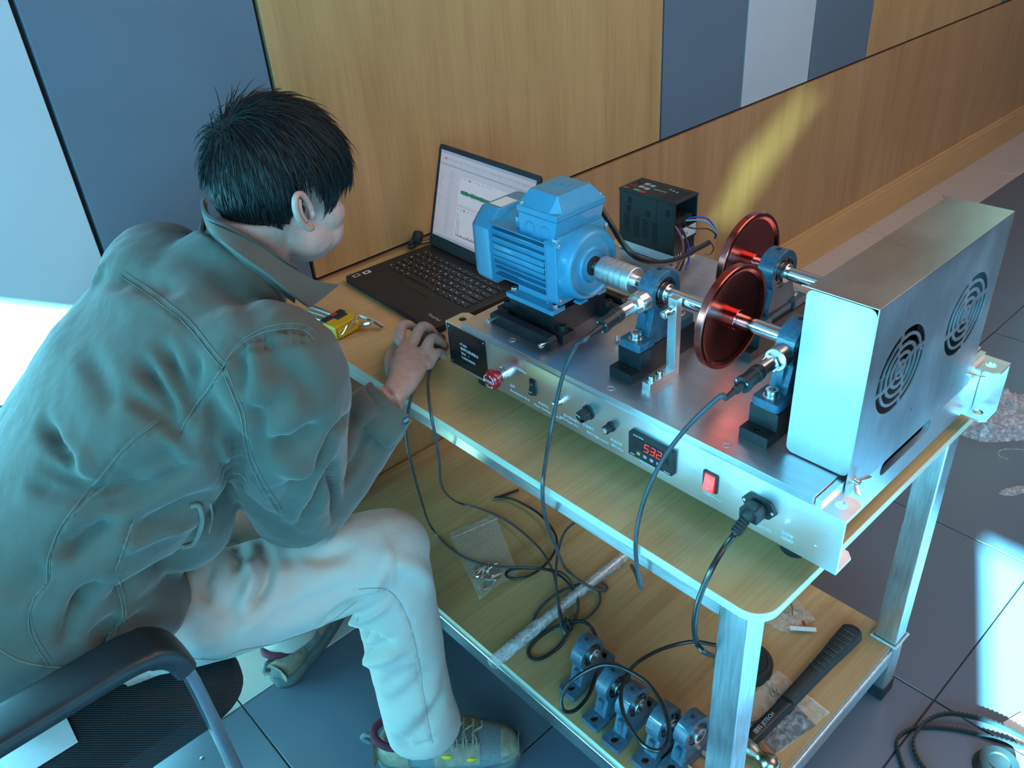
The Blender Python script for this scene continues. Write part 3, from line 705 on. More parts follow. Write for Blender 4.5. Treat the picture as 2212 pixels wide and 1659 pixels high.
def riser(x, y, parent):
    m = M(); m.box((x-.062, y-.0205, ZP), (x+.062, y+.0205, MZ-.0705)); a = obj('bearing_riser', m, T['black'], parent, bev=.0008)
    for s_ in (-1, 1):
        xa, xb = sorted((x+s_*.0621, x+s_*.081)); m = M(); hole = circ((xa+xb)/2, y, .0055, 18)
        m.prism([[(xa, y-.0205), (xb, y-.0205), (xb, y+.0205), (xa, y+.0205)], hole], (0,0,ZP), (1,0,0), (0,1,0), (0,0,.0155)); obj('riser_step', m, T['black'], a, fix=True)
        m = M(); m.lathe(((xa+xb)/2, y, ZP), (0,0,1), [(0, .0054), (.010, .0054), (.010, .003), (.006, .0028)], 16); obj('riser_screw', m, T['steel'], a)
for (x, y) in ((MX, -.856), (MX, -1.076), (SX2, -.945), (SX2, -1.076)):
    riser(x, y, rig); put_block(x, y, rig)
text('cast_letters', 'ASAHI', (MX-.030, -.8755, MZ-.0635), (1,0,0), (0,0,1), .0105, T['cast'], rig, ext=.0004)
# ---- red discs
def disc(x, y0):
    m = M(); m.lathe((x, y0+.006, MZ), (0,-1,0), [(0, .010), (0, .066), (.001, .0722), (.0015, .0727), (.0105, .0727), (.012, .0718), (.012, .0672), (.0105, .0655), (.0085, .0630), (.0078, .0600), (.0078, .0180), (.0078, .0140)], 96); o = obj('rotor_disc', m, T['red'], rig, sharp=25)
    m = M(); m.lathe((x, y0, MZ), (0,-1,0), [(0, .0140), (.0125, .0140), (.013, .0136), (.0132, .0100)], 40); h = obj('disc_hub', m, T['red'], o)
    for k in range(3):
        a = 2*PI*k/3 + .6; m = M(); m.cyl((x+.0138*math.cos(a), y0-.009, MZ+.0138*math.sin(a)), (x+.0145*math.cos(a), y0-.009, MZ+.0145*math.sin(a)), .0018, 10); obj('set_screw', m, T['dsteel'], h)
disc(MX, -.977); disc(SX2, -.897)
# ---- sensors on the two near housings
def sensor(y, z, name):
    x0 = MX - .0305; d = V((-1, 0, 0)); o = V((x0, y, z))
    m = M(); m.lathe(o, d, [(0, .0140), (.0005, .0150), (.018, .0150), (.0188, .0142), (.0188, .004)], 36); a = obj('magnet_base', m, T['steel'], rig)
    m = M(); m.lathe(o, d, [(.0188, .0118), (.0280, .0118)], 6); obj('hex_nut', m, T['steel'], a)
    m = M(); m.lathe(o, d, [(.028, .0088), (.0500, .0088), (.0503, .0080), (.052, .0080)], 28); obj('sensor_body', m, T['steel'], a)
    return a
sensor(-.856, .9450, 's'); sensor(-1.076, .9440, 's')
# ---- angle bracket with screw
m = M(); pr = [(.146, ZP), (.2105, ZP), (.2105, .958), (.1985, .958), (.1985, ZP+.0105), (.146, ZP+.0105)]
m.prism([pr], (0, -.9065, 0), (1,0,0), (0,0,1), (0, .0145, 0)); br = obj('angle_bracket', m, T['alum'], rig, bev=.0006, fix=True)
for x in (.1585, .1765): place('bracket_screw', S_br, (x, -.899, ZP+.0105), br)
m = M(); m.lathe((.1985, -.899, .9405), (-1,0,0), [(0, .0062), (.004, .0062), (.004, .0028), (.011, .0028), (.011, .0062), (.0185, .0062), (.0190, .0056), (.0190, .0030), (.0150, .0029), (.015, .0003)], 20); obj('stop_screw', m, T['steel'], br)

# ---- steel guard
GX0, GX1, GY0, GY1, GZ0, GZ1 = .1545, .4925, -1.1985, -1.1150, .8380, 1.0635
def grille(cx, cz, rot=.35):
    hs = []; g = .0024
    def arc(r0, r1, a0, a1, n=10):
        d0 = g/r0; d1 = g/r1
        return [(cx+r1*math.cos(a), cz+r1*math.sin(a)) for a in [a0+d1+(a1-a0-2*d1)*i/n for i in range(n+1)]] + [(cx+r0*math.cos(a), cz+r0*math.sin(a)) for a in [a1-d0-(a1-a0-2*d0)*i/n for i in range(n+1)]]
    for (r0, r1, nn, rr) in ((.0045, .0095, 4, 0), (.0130, .0200, 4, .25), (.0245, .0315, 4, .12), (.0360, .0435, 4, .0), (.0475, .0560, 4, -.1)):
        for k in range(nn): a0 = rot + rr + 2*PI*k/nn; hs.append(arc(r0, r1, a0, a0+2*PI/nn))
    return hs
m = M(); th = .0015
ol = [(GX0+.004, .8065), (GX1-.004, .8065), (GX1, .812), (GX1, GZ1-.001), (GX0, GZ1-.001), (GX0, .812)]
m.prism([ol] + grille(.241, .949) + grille(.4125, .950) + [circ(.30, .862, .0022, 10)], (0, GY0, 0), (1,0,0), (0,0,1), (0, th, 0)); gd = obj('guard_cover', m, T['guardf'], rig, 'stainless steel guard with two round vent grilles', fix=True)
m = M(); ol = [(GX0, GY0), (GX1, GY0), (GX1, GY1+.008), (GX1-.008, GY1), (GX0+.008, GY1), (GX0, GY1+.008)]
m.prism([ol], (0, 0, GZ1-th), (1,0,0), (0,1,0), (0,0,th)); obj('guard_top', m, T['guard'], gd, bev=.0005, fix=True)
for x in (GX0, GX1-th):
    m = M(); m.prism([rrect(GY0+.0016, GZ0, GY1, GZ1-.0022, .009, 6)], (x, 0, 0), (0,1,0), (0,0,1), (th, 0, 0)); obj('guard_side', m, T['guardf'], gd, bev=.0004, fix=True)
m = M(); m.prism([[(GX0+.002, GZ0+.002), (GX1-.002, GZ0+.002), (GX1-.002, GZ1-.002), (GX0+.002, GZ1-.002)], circ(MX, MZ, .016, 24), circ(SX2, MZ, .016, 24)], (0, -1.1245, 0), (1,0,0), (0,0,1), (0, .0015, 0)); obj('guard_back', m, T['black'], gd, fix=True)
for x, sx in ((.1735, 1), (.4900, -1)):
    c = V((x, GY0, .8225))
    m = M(); m.lathe(c, (0,-1,0), [(0, .0052), (.001, .0052), (.001, .0042), (.007, .0034), (.008, .002)], 14); wn = obj('wing_nut', m, T['steel'], rig)
    for s_ in (-1, 1):
        d = V((s_*.8, -.35, .45 if s_*sx > 0 else -.25)).normalized(); u = V((0, -1, 0)); mm = M()
        P = [c + V((0,-.003,0)), c + V((0,-.003,0)) + d*.006, c + V((0,-.005,0)) + d*.011, c + V((0,-.006,0)) + d*.016]
        mm.loft([(p, d.cross(u).normalized()*.0011, u*w0) for p, w0 in zip(P, (.0025, .0030, .0040, .0036))], 10); obj('wing', mm, T['steel'], wn, fix=True)
# pulleys and belt behind the grille
for x in (MX, SX2):
    m = M(); m.lathe((x, -1.146, MZ), (0,-1,0), [(0, .0280), (.002, .0280), (.004, .0255), (.016, .0255), (.018, .028), (.020, .028), (.020, .010)], 36); obj('belt_pulley', m, T['black'], rig)
m = M(); pts = []
for i in range(17): a = PI/2 + PI*i/16; pts.append((MX + .0272*math.cos(a), MZ + .0272*math.sin(a)))
for i in range(17): a = -PI/2 + PI*i/16; pts.append((SX2 + .0272*math.cos(a), MZ + .0272*math.sin(a)))
inn = [((x-(MX if x < .3 else SX2))*.92 + (MX if x < .3 else SX2), (z-MZ)*.92+MZ) for x, z in pts]
m.prism([pts, inn], (0, -1.162, 0), (1,0,0), (0,0,1), (0, .011, 0)); obj('drive_belt', m, T['rubber'], rig, fix=True)

# ---- inverter drive standing on its heat sink
vx0, vx1, vy0, vy1, vz0, vz1 = .4840, .5480, -.6795, -.5530, .8530, .9500
m = M()
m.box((vx0, vy0+.040, vz0), (vx1, vy1, vz1-.002)); m.box((vx0, vy0, vz0), (vx0+.003, vy0+.0401, vz1-.002)); m.box((vx1-.003, vy0, vz0+.02), (vx1, vy0+.0401, vz1-.002)); m.box((vx0+.003, vy0+.001, vz0), (vx1-.003, vy0+.0401, vz0+.045))
vfd = obj('inverter_drive', m, T['plastic'], rig, 'black inverter drive box with open wiring end', bev=.001)
m = M(); m.box((vx0-.0008, vy0-.001, vz1-.002), (vx1+.0008, vy1+.001, vz1+.0025)); ft = obj('front_cover', m, T['plastic'], vfd, bev=.001)
m = M(); m.lathe((vx0+.047, vy1-.014, vz1+.0025), (0,0,1), [(0, .0068), (.003, .0062), (.0034, .003)], 20); obj('dial', m, T['rubber'], ft)
zt = vz1+.0027
def lab(x0, y0, x1, y1, mat): m = M(); m.box((x0, y0, zt-.0003), (x1, y1, zt+.0003)); obj('keypad_patch', m, mat, ft)
lab(vx0+.006, -.592, vx0+.013, -.580, T['teal']); lab(vx0+.004, -.606, vx0+.011, -.594, T['redlab']); lab(vx0+.022, -.588, vx0+.031, -.578, T['greylab']); lab(vx0+.020, -.602, vx0+.029, -.592, T['greylab']); lab(vx0+.038, -.588, vx0+.047, -.578, T['greylab']); lab(vx0+.036, -.602, vx0+.045, -.592, T['bluelab'])
text('cover_text', 'RUN', (vx0+.022, -.566, zt), RT, (1,0,0), .009, T['redlab'], ft); text('cover_text', 'ADT', (vx0+.008, -.562, zt), RT, (1,0,0), .006, T['greylab'], ft)
text('cover_text', 'WARNING', (vx0+.030, -.622, zt), RT, (1,0,0), .006, T['greylab'], ft)
for k in range(3): 
    c = V((vx0+.046-k*.002, -.634-k*.0085, zt)); m = M(); m.prism([[(-.003, -.0026), (.003, -.0026), (0, .0028)]], c, RT, (1,0,0), (0,0,.0004)); obj('warning_triangle', m, T['greylab'], ft, fix=True)
for k in range(6):
    m = M(); m.box((vx0+.006+k*.009, -.672, zt-.0004), (vx0+.008+k*.009, -.640, zt+.0002)); obj('cover_rib', m, T['rubber'], ft)
# louvres on the side
for c_ in range(4):
    for k in range(8 if c_ in (1, 3) else 7):
        y = -.566 - c_*.0215; z = .907 - k*.0052 - c_*.0012
        m = M(); m.box((vx0-.0006, y-.0125, z-.0012), (vx0+.001, y, z+.0012)); obj('vent_slot', m, T['gap'], vfd)
for y, z in ((-.578, .935), (-.575, .918), (-.620, .918), (-.664, .930)):
    m = M(); m.box((vx0-.0006, y-.004, z-.006), (vx0+.001, y+.004, z+.006)); obj('clip_recess', m, T['gap'], vfd)
m = M()
m.box((vx0-.001, vy0, .8375), (vx1+.001, vy1, .8412))
for k in range(10): x = vx0+.0005+k*.00688; m.box((x, vy0, ZP+.001), (x+.0014, vy1, .853))
obj('heat_sink', m, T['alum'], vfd)
m = M(); m.add([(vx0+.026, vy0+.0005, .884), (vx1-.003, vy0+.0005, .884), (vx1-.003, vy0+.0005, .901), (vx0+.026, vy0+.0005, .901)], [(0,1,2,3)]); 
m = M(); m.box((vx0+.024, vy0-.0006, .8780), (vx1-.003, vy0+.0009, .8975)); lb = obj('rating_label', m, T['white'], vfd)
text('label_text', 'E21', (vx0+.033, vy0-.0007, .886), (1,0,0), (0,0,1), .008, T['plastic'], lb)
m = M(); m.box((vx0+.006, vy0+.006, .900), (vx1-.006, vy0+.038, .915)); tbk = obj('terminal_block', m, T['rubber'], vfd)
for k in range(5): m = M(); m.lathe((vx0+.012+k*.010, vy0+.012, .915), (0,0,1), [(0, .003), (.001, .003), (.001, .001)], 12); obj('terminal_screw', m, T['brass'], tbk)
# wires out of the drive
a = V((vx0+.004, vy0, .90))
for pts, r_, mt in (([(vx0+.006, vy0+.01, .912), (vx0+.004, vy0-.008, .900), (vx0+.003, vy0-.018, .880), (vx0-.004, vy0-.022, .860), (vx0-.018, vy0-.02, .842)], .0021, 'wire_r'),
                    ([(vx0+.010, vy0+.01, .912), (vx0+.008, vy0-.010, .905), (vx0+.008, vy0-.020, .885), (vx0-.002, vy0-.027, .862), (vx0-.020, vy0-.03, .842)], .0017, 'cable'),
                    ([(vx0+.016, vy0+.01, .908), (vx0+.015, vy0-.012, .890), (vx0+.012, vy0-.024, .870), (vx0+.004, vy0-.03, .850), (vx0-.008, vy0-.034, .841)], .0017, 'wire_b'),
                    ([(vx1-.020, vy0+.01, .908), (vx1-.008, vy0-.010, .912), (vx1+.004, vy0-.022, .906), (vx1+.008, vy0-.034, .890), (vx1+.004, vy0-.040, .878)], .0016, 'wire_b'),
                    ([(vx1-.026, vy0+.01, .906), (vx1-.012, vy0-.012, .908), (vx1+.000, vy0-.024, .902), (vx1+.005, vy0-.036, .888), (vx1+.002, vy0-.040, .876)], .0018, 'wire_g'),
                    ([(vx0+.028, vy0+.01, .908), (vx0+.032, vy0-.012, .900), (vx1-.006, vy0-.028, .894), (vx1+.002, vy0-.040, .884), (vx1+.000, vy0-.040, .876)], .0015, 'cable')):
    m = M(); m.tube(cr(pts, 6), r_, 8); obj('wire', m, T[mt], vfd)
# thick motor cable from the terminal box to the drive
m = M(); pc = [(MX+.045, -.640, 1.006), (MX+.070, -.640, 1.018), (MX+.082, -.655, 1.012), (MX+.086, -.69, .975)]
pc2 = [ay(1345, 525, -.72), ay(1375, 556, -.74), ay(1420, 568, -.75), ay(1465, 560, -.745), ay(1500, 541, -.735), ay(1531, 524, -.72)]
m.tube(cr([V(p) for p in pc] + pc2, 7), .0046, 12); mc = obj('motor_cable', m, T['cable'], rig)
m = M(); c = pc2[-1]; m.tube(cr([c, c+V((.006, -.002, -.004)), c+V((.010, -.004, -.014)), c+V((.004, -.003, -.022)), c+V((-.008, 0, -.020))], 6), .0010, 6); obj('cable_tie', m, T['cable'], mc)
m = M(); m.lathe((MX+.049, -.640, 1.006), (1,0,.4), [(0, .010), (.006, .010), (.006, .0085), (.014, .0075)], 16); obj('cable_gland', m, T['rubber'], motor)
# ================================================================= LAPTOP
lt0 = az(744, 598, .7325); ex = az(940, 712, .7325) - lt0; ex.z = 0
eu = ex.normalized(); ev = V((-eu.y, eu.x, 0))   # eu along the front edge (towards the viewer), ev towards the hinge
LW, LD = .330, .226
lap = thing('laptop', (lt0.x, lt0.y, H), 'open black laptop showing a signal plot, on the tabletop beside the wall', 'laptop')
def LP(a, b, z): return lt0 + eu*a + ev*b + V((0,0,z - lt0.z))
def lbox(mm, a0, b0, z0, a1, b1, z1):
    vs = [LP(a, b, z) for z in (z0, z1) for a, b in ((a0,b0),(a1,b0),(a1,b1),(a0,b1))]
    mm.add(vs, [(0,3,2,1),(4,5,6,7),(0,1,5,4),(1,2,6,5),(2,3,7,6),(3,0,4,7)]); return mm
zb = .7330
m = M(); m.prism([rrect(0, 0, LW, LD, .008, 5)], LP(0, 0, zb-.012), eu, ev, (0,0,.012)); base = obj('laptop_base', m, T['laptop'], lap, bev=.0015, fix=True)
for a in (.03, .30):
    for b in (.02, .205): m = M(); m.cyl(LP(a, b, H), LP(a, b, zb-.012), .008, 14); obj('rubber_pad', m, T['rubber'], base)
m = M(); lbox(m, .020, .090, zb, .312, .198, zb+.0004); obj('keyboard_well', m, T['key'], base)
keym = {}
for row in range(6):
    b = .092 + row*.0178; nk = 14 if row else 9; a = .023
    ws = {0: [1.1, 1, 1.15, 5.2, 1.15, 1, 1, 1, 1], 1: [2.2]+[1]*10+[2.6], 2: [1.75]+[1]*11+[2.1], 3: [1.5]+[1]*12+[1.4], 4: [1]*13+[1.9], 5: [1.03]*14}[row]
    k = .286/sum(ws)
    for i, w_ in enumerate(ws):
        w2 = w_*k; h = .0150 if row < 5 else .0105
        kk = (round(w2, 4), h)
        if kk not in keym:
            m = M(); m.loft([(V((0,0,0)), V((w2/2-.0009,0,0)), V((0,h/2,0))), (V((0,0,.0018)), V((w2/2-.0015,0,0)), V((0,h/2-.0007,0)))], 16, 6); keym[kk] = mesh_of(m, T['key'])
        o = place('key', keym[kk], LP(a+w2/2, b+h/2, zb+.0004), base); o.rotation_euler = (0, 0, math.atan2(eu.y, eu.x))
        a += w2
# legends (one joined print), pointing stick, stickers, logo
m = M(); rs = random.Random(3)
for row in range(6):
    for i in range(13):
        a = .033 + i*.0212 + rs.uniform(-.002, .002); b = .0995 + row*.0178
        if row == 0 and 3 < i < 8: continue
        s_ = rs.uniform(.0011, .0020); lbox(m, a-s_, b-s_*.8, zb+.0021, a+s_*rs.uniform(.3, 1), b+s_, zb+.00225)
tag(obj('key_legends', m, T['white'], base), kind='stuff')
m = M(); m.lathe(LP(.148, .1375, zb), (0,0,1), [(0, .0032), (.0032, .0032), (.0038, .002)], 14); obj('pointing_stick', m, T['redp'], base)
m = M(); lbox(m, .115, .0665, zb-.0002, .215, .0855, zb+.0008); obj('click_buttons', m, T['key'], base, bev=.0006)
m = M(); lbox(m, .115, .0015, zb-.0004, .215, .064, zb+.0002); obj('touchpad', m, T['laptop'], base)
for a0, w_ in ((.012, .014), (.012, .014)): pass
for a0, b0, mt_2 in ((.009, .012, 'greylab'), (.012, .036, 'white')):
    m = M(); lbox(m, a0, b0, zb, a0+.013, b0+.017, zb+.0003); st_ = obj('spec_sticker', m, T[mt_2], base)
    m = M(); lbox(m, a0+.003, b0+.004, zb+.0003, a0+.010, b0+.013, zb+.0004); obj('sticker_print', m, T['plastic'] if mt_2 == 'white' else T['armtop'], st_)
text('laptop_logo', 'ThinkPad', LP(.292, .026, zb+.0002), eu, ev, .0105, T['logo'], base)
# screen
hng = LP(0, LD-.004, zb+.002); tl = V((.460, -.0845, .9465)); sv = (tl - LP(.008, LD-.004, zb)); sv = sv - eu*sv.dot(eu); SH = sv.length; sv.normalize(); sn = eu.cross(sv)
if sn.x > 0: sn = -sn    # towards the sitter
def SP(a, b, d=0): return hng + eu*a + sv*b + sn*d
m = M(); m.prism([rrect(0, 0, LW, SH, .008, 5)], SP(0, 0, -.006), eu, sv, sn*.006); scn = obj('laptop_lid', m, T['bezel'], lap, bev=.001, fix=True)
m = M(); m.cyl(SP(.03, .002, -.003), SP(.30, .002, -.003), .0045, 12); obj('hinge', m, T['laptop'], scn)
scr_bg = flat('screen_page', (.26,.24,.26), .4, (.40,.335,.37), .50); scr_bar = flat('screen_bar', (.2,.2,.24), .4, (.28,.30,.36), .42); scr_ln = flat('screen_line', (.3,.3,.33), .4, (.17,.16,.19), .4)
scr_gr = flat('screen_green', (.01,.1,.06), .4, (.01,.10,.06), .5); scr_dk = flat('screen_dark', (.05,.05,.06), .4, (.06,.055,.07), .4); scr_rd = flat('screen_red', (.4,.05,.05), .4, (.4,.06,.08), .5); scr_wh = flat('screen_plot', (.3,.28,.3), .4, (.46,.40,.43), .5)
x0, x1, y0, y1 = .010, LW-.010, .026, SH-.010
def spanel(nm, a0, b0, a1, b1, mt, d=.0004, par=None): m = M(); vs = [SP(a0,b0,d), SP(a1,b0,d), SP(a1,b1,d), SP(a0,b1,d)]; m.add(vs, [(0,1,2,3)]); return obj(nm, m, mt, par or scn)
disp = spanel('display', x0, y0, x1, y1, scr_bg, .0003); disp['label'] = 'lit screen with menus and a green noise trace'
spanel('title_bar', x0, y1-.006, x1, y1, scr_bar, .0005, disp) if False else None
def dm(nm, rects, mt, d): 
    m = M()
    for a0, b0, a1, b1 in rects: m.add([SP(a0,b0,d), SP(a1,b0,d), SP(a1,b1,d), SP(a0,b1,d)], [(0,1,2,3)])
    return tag(obj(nm, m, mt, scn), kind='stuff')
dm('screen_bars', [(x0, y1-.006, x1, y1), (x0, y1-.030, x1, y1-.026), (x0, y0, x1, y0+.006)], scr_bar, .0005)
dm('screen_plots', [(x0+.075, y0+.086, x1-.006, y1-.042), (x0+.075, y0+.012, x1-.006, y0+.080)], scr_wh, .0005)
rr = []
for i in range(34): a = x0+.006+i*.0085; rr.append((a, y1-.017-(i % 3)*.001, a+.0035, y1-.013))
for i in range(30): a = x0+.006+i*.0095; rr.append((a, y1-.0225, a+.005, y1-.0215))
for i in range(26):
    b = y1-.040-i*.0055
    if b > y0+.010: rr.append((x0+.004, b, x0+.010+.012*rs.random(), b+.0015)); rr.append((x0+.038, b, x0+.048+.010*rs.random(), b+.0013))
for i in range(9): rr.append((x0+.078+i*.012, y1-.047, x0+.083+i*.012, y1-.0445)); rr.append((x0+.078+i*.012, y0+.074, x0+.083+i*.012, y0+.0765))
dm('screen_text', rr, scr_ln, .0008)
rr = []; yc = y0+.112
for i in range(220):
    a = x0+.083+i*.0010; h = .0022+.0032*rs.random(); rr.append((a, yc-h, a+.0010, yc+h))
dm('noise_trace', rr, scr_gr, .0008)
rr = [(x0+.082, y0+.018, x0+.083, y0+.066), (x0+.082, y0+.018, x1-.012, y0+.0188)]
for i in range(110): a = x0+.083+i*.0020; h = .006*rs.random()**3+.001 + (.03 if i in (3, 37) else 0); rr.append((a, y0+.0188, a+.0012, y0+.0188+h))
dm('spectrum_trace', rr, scr_dk, .0008)
dm('screen_icons', [(x0+.018, y1-.018, x0+.022, y1-.013), (x0+.108, y1-.0478, x0+.112, y1-.0435), (x0+.100, y0+.073, x0+.104, y0+.0775)], scr_rd, .0009)

# charger plug and cord bundle behind the laptop
q = az(905, 508, .735); ad = thing('charger_plug', (q.x, q.y-.02, H), 'small black plug with coiled cord on the tabletop behind the laptop hinge', 'plug')
q = V((.400, -.018, .722)); 
m = M(); m.lathe(q + V((0,0,.020)), (.35,-.1,1), [(-.018, .009), (-.010, .012), (.006, .012), (.010, .010), (.012, .004)], 18); pb = obj('plug_body', m, T['rubber'], ad)
m = M(); m.tube(cr([q+V((.0,0,.004)), q+V((-.02,-.006,.001)), q+V((-.036,-.012,.006)), q+V((-.018,.003,.012)), q+V((.01,-.01,.010)), q+V((.05,-.010,.006)), q+V((.09,-.006,-.001)), q+V((.14,-.008,-.001))], 8), .0024, 8); obj('cord', m, T['cable'], ad)
m = M(); m.tube(cr([q+V((-.005,-.008,.002)), q+V((-.022,-.014,.010)), q+V((-.030,-.006,.016)), q+V((-.012,0,.003)), q+V((.03,-.016,.001)), q+V((.08,-.014,-.001))], 8), .0020, 8); obj('cord', m, T['cable'], ad)

# ================================================================= HEX KEY SET
hk = az(735, 700, .735); hk.z = H
hex_ = thing('hex_key_set', tuple(hk), 'yellow and black holder full of steel hex keys, lying on the tabletop', 'tool set')
pa = az(715, 700, .735); pb_ = az(757, 700, .735)
pR = lambda px, py, z: az(px, py, z)
A0 = pR(718, 690, .738); A1 = pR(768, 708, .738); d = (A1-A0); d.z = 0; dl = d.length; d.normalize(); s_ = V((-d.y, d.x, 0))
def hb(mm, o, a0, a1, b0, b1, z0, z1, T_=None):
    vs = [o + d*a + s_*b + V((0,0,z)) for z in (z0, z1) for a, b in ((a0,b0),(a1,b0),(a1,b1),(a0,b1))]
    mm.add(vs, [(0,3,2,1),(4,5,6,7),(0,1,5,4),(1,2,6,5),(2,3,7,6),(3,0,4,7)]); return mm
O = V((A0.x, A0.y, H+.0005))
m = M(); hb(m, O, .004, .044, -.030, .030, 0, .028); hb(m, O, .030, .050, -.026, .026, .003, .022); hd = obj('yellow_holder', m, T['yellow'], hex_, bev=.004, fix=True)
m = M(); hb(m, O, -.006, .012, -.028, .028, .002, .030); hb(m, O, .010, .024, -.006, .022, .020, .0305); obj('black_clip', m, T['rubber'], hex_, bev=.003, fix=True)
m = M(); hb(m, O, -.002, .008, -.004, .010, .0302, .0308); obj('clip_print', m, T['redlab'], hd)
for k in range(7):
    b = -.026 + k*.0085; r_ = (.0042, .0034, .0028, .0024, .0020, .0018, .0015)[::-1][k] if True else .002
    z = .010 + .0035*(k % 3); L_ = .058 + .006*k
    m = M(); m.hexa(O + d*-.002 + s_*b + V((0,0,z)), O + d*(-L_) + s_*(b*1.15) + V((0,0,z*.8+.001)), r_)
    if k in (0, 2, 4, 6):
        e0 = O + d*.045 + s_*b*.9 + V((0,0,z+.001)); u = [V((.25,.5,.8)), V((0,.6,.3)), V((.1,.2,.9)), V((.35,.15,.1))][k//2]
        u = d*u.x + s_*u.y + V((0,0,u.z)); u.normalize()
        m.tube(cr([O + d*.028 + s_*b*.9 + V((0,0,z+.001)), e0, e0 + d*.006 + u*.005, e0 + d*.007 + u*.022], 4), max(r_, .0018), 6)
    obj('hex_key', m, T['steel'], hex_, smooth=False)
P0 = pR(773, 686, .738); P1 = pR(828, 706, .724); m = M(); m.tube(cr([O + d*.030 + s_*.020 + V((0,0,.016)), P0 + V((0,0,.004)), (P0+P1)/2 + V((0,0,.006)), P1], 6), .0042, 6); obj('hex_key', m, T['steel'], hex_, smooth=False)

# ================================================================= MOUSE
mc_ = az(930, 738, .735); mo = thing('computer_mouse', (mc_.x, mc_.y, H), 'small black computer mouse under the hand, by the laptop corner', 'mouse')
mx = az(918, 745, .7175); dv = V((.72, .69, 0)).normalized()
m = M(); sd = V((-dv.y, dv.x, 0)); c0 = V((mc_.x-.010, mc_.y-.006, H+.0005))
secs = []
for t in [i/12 for i in range(13)]:
    a = -.050 + .100*t; w_ = .030*math.sqrt(max(1-(2*t-1)**4, .01)); hgt = .017*math.sqrt(max(1-(2*t-.95)**2*.9, .02))
    secs.append((c0 + dv*a + V((0,0,hgt)), sd*w_, V((0,0,hgt))))
m.loft(secs, 24, 2.4); msh = obj('mouse_shell', m, T['plastic'], mo, fix=True)
m = M(); m.cyl(c0 + dv*.028 + sd*.003 + V((0,0,.026)), c0 + dv*.028 - sd*.003 + V((0,0,.026)), .007, 16); obj('scroll_wheel', m, T['rubber'], msh)

# ================================================================= CABLES
def P3(px, py, k, v_): return {'z': az, 'x': ax, 'y': ay}[k](px, py, v_)
def cable(name, pts, r, mat, label, grp=None, n=8, parent=None):
    P = [p if isinstance(p, V) else P3(*p) for p in pts]
    m = M(); m.tube(cr(P, n), r, 10)
    return obj(name, m, T[mat], parent, fix=False)
def connector(o, parent, d1):
    # moulded sensor plug along d1 starting at o
    m = M(); m.lathe(o, d1, [(0, .0098), (.004, .0104), (.010, .0104), (.0105, .0098), (.030, .0096), (.0305, .0108), (.0365, .0108), (.037, .0060), (.050, .0050), (.0505, .0038), (.066, .0030)], 28); c_ = obj('plug_body', m, T['plastic'], parent)
    u = d1.cross(V((0,0,1))).normalized(); w_ = u.cross(d1)
    for a in (.5, 2.6, 4.7):
        p = o + d1*.0309 + (u*math.cos(a) + w_*math.sin(a))*.0083; m = M(); m.lathe(p, d1, [(0, .0018), (.0066, .0018), (.007, .001)], 8); obj('plug_screw', m, T['steel'], c_)
ZS = .1605
s1 = V((MX-.0825, -.856, .945)); dd1 = V((-1, -.02, -.12)).normalized()
t1 = thing('sensor_cable', tuple(s1), 'black sensor cable plugged in beside the coupling, draped over the rig front', 'cable')
connector(s1, t1, dd1)
e = s1 + dd1*.062
cable('cord', [e, e+dd1*.010+V((0,0,-.002)), (1246, 745, 'x', .085), (1218, 805, 'x', .070), (1203, 865, 'x', .058), (1190, 930, 'x', .040), (1178, 1000, 'x', .010), (1172, 1055, 'x', -.010), (1175, 1103, 'x', -.006), (1186, 1144, 'x', .020),
    (1203, 1187, 'x', .06), (1222, 1228, 'z', .22), (1257, 1258, 'z', .19), (1297, 1276, 'z', .172), (1312, 1271, 'z', .168), (1298, 1259, 'z', .168), (1257, 1260, 'z', .170), (1203, 1282, 'z', .175), (1162, 1320, 'z', .170), (1154, 1347, 'z', .166), (1176, 1361, 'z', .166), (1213, 1355, 'z', .175), (1226, 1345, 'z', .178)], .0029, 'gcable', '', parent=t1)
s2 = V((MX-.0825, -1.076, .944)); dd2 = V((-1, -.02, -.05)).normalized()
t2 = thing('sensor_cable', tuple(s2), 'black sensor cable plugged in beside the steel guard, looping below the table edge', 'cable')
connector(s2, t2, dd2); e = s2 + dd2*.062
cable('cord', [e, e+dd2*.008, (1556, 856, 'x', .060), (1492, 915, 'x', .052), (1440, 980, 'x', .040), (1405, 1045, 'x', .025), (1384, 1105, 'x', .008), (1374, 1160, 'x', -.006), (1374, 1205, 'x', -.004), (1381, 1250, 'x', .0), (1385, 1270, 'x', .004), (1382, 1262, 'x', .012), (1374, 1240, 'x', .030), (1364, 1222, 'x', .06)], .0029, 'gcable', '', parent=t2)
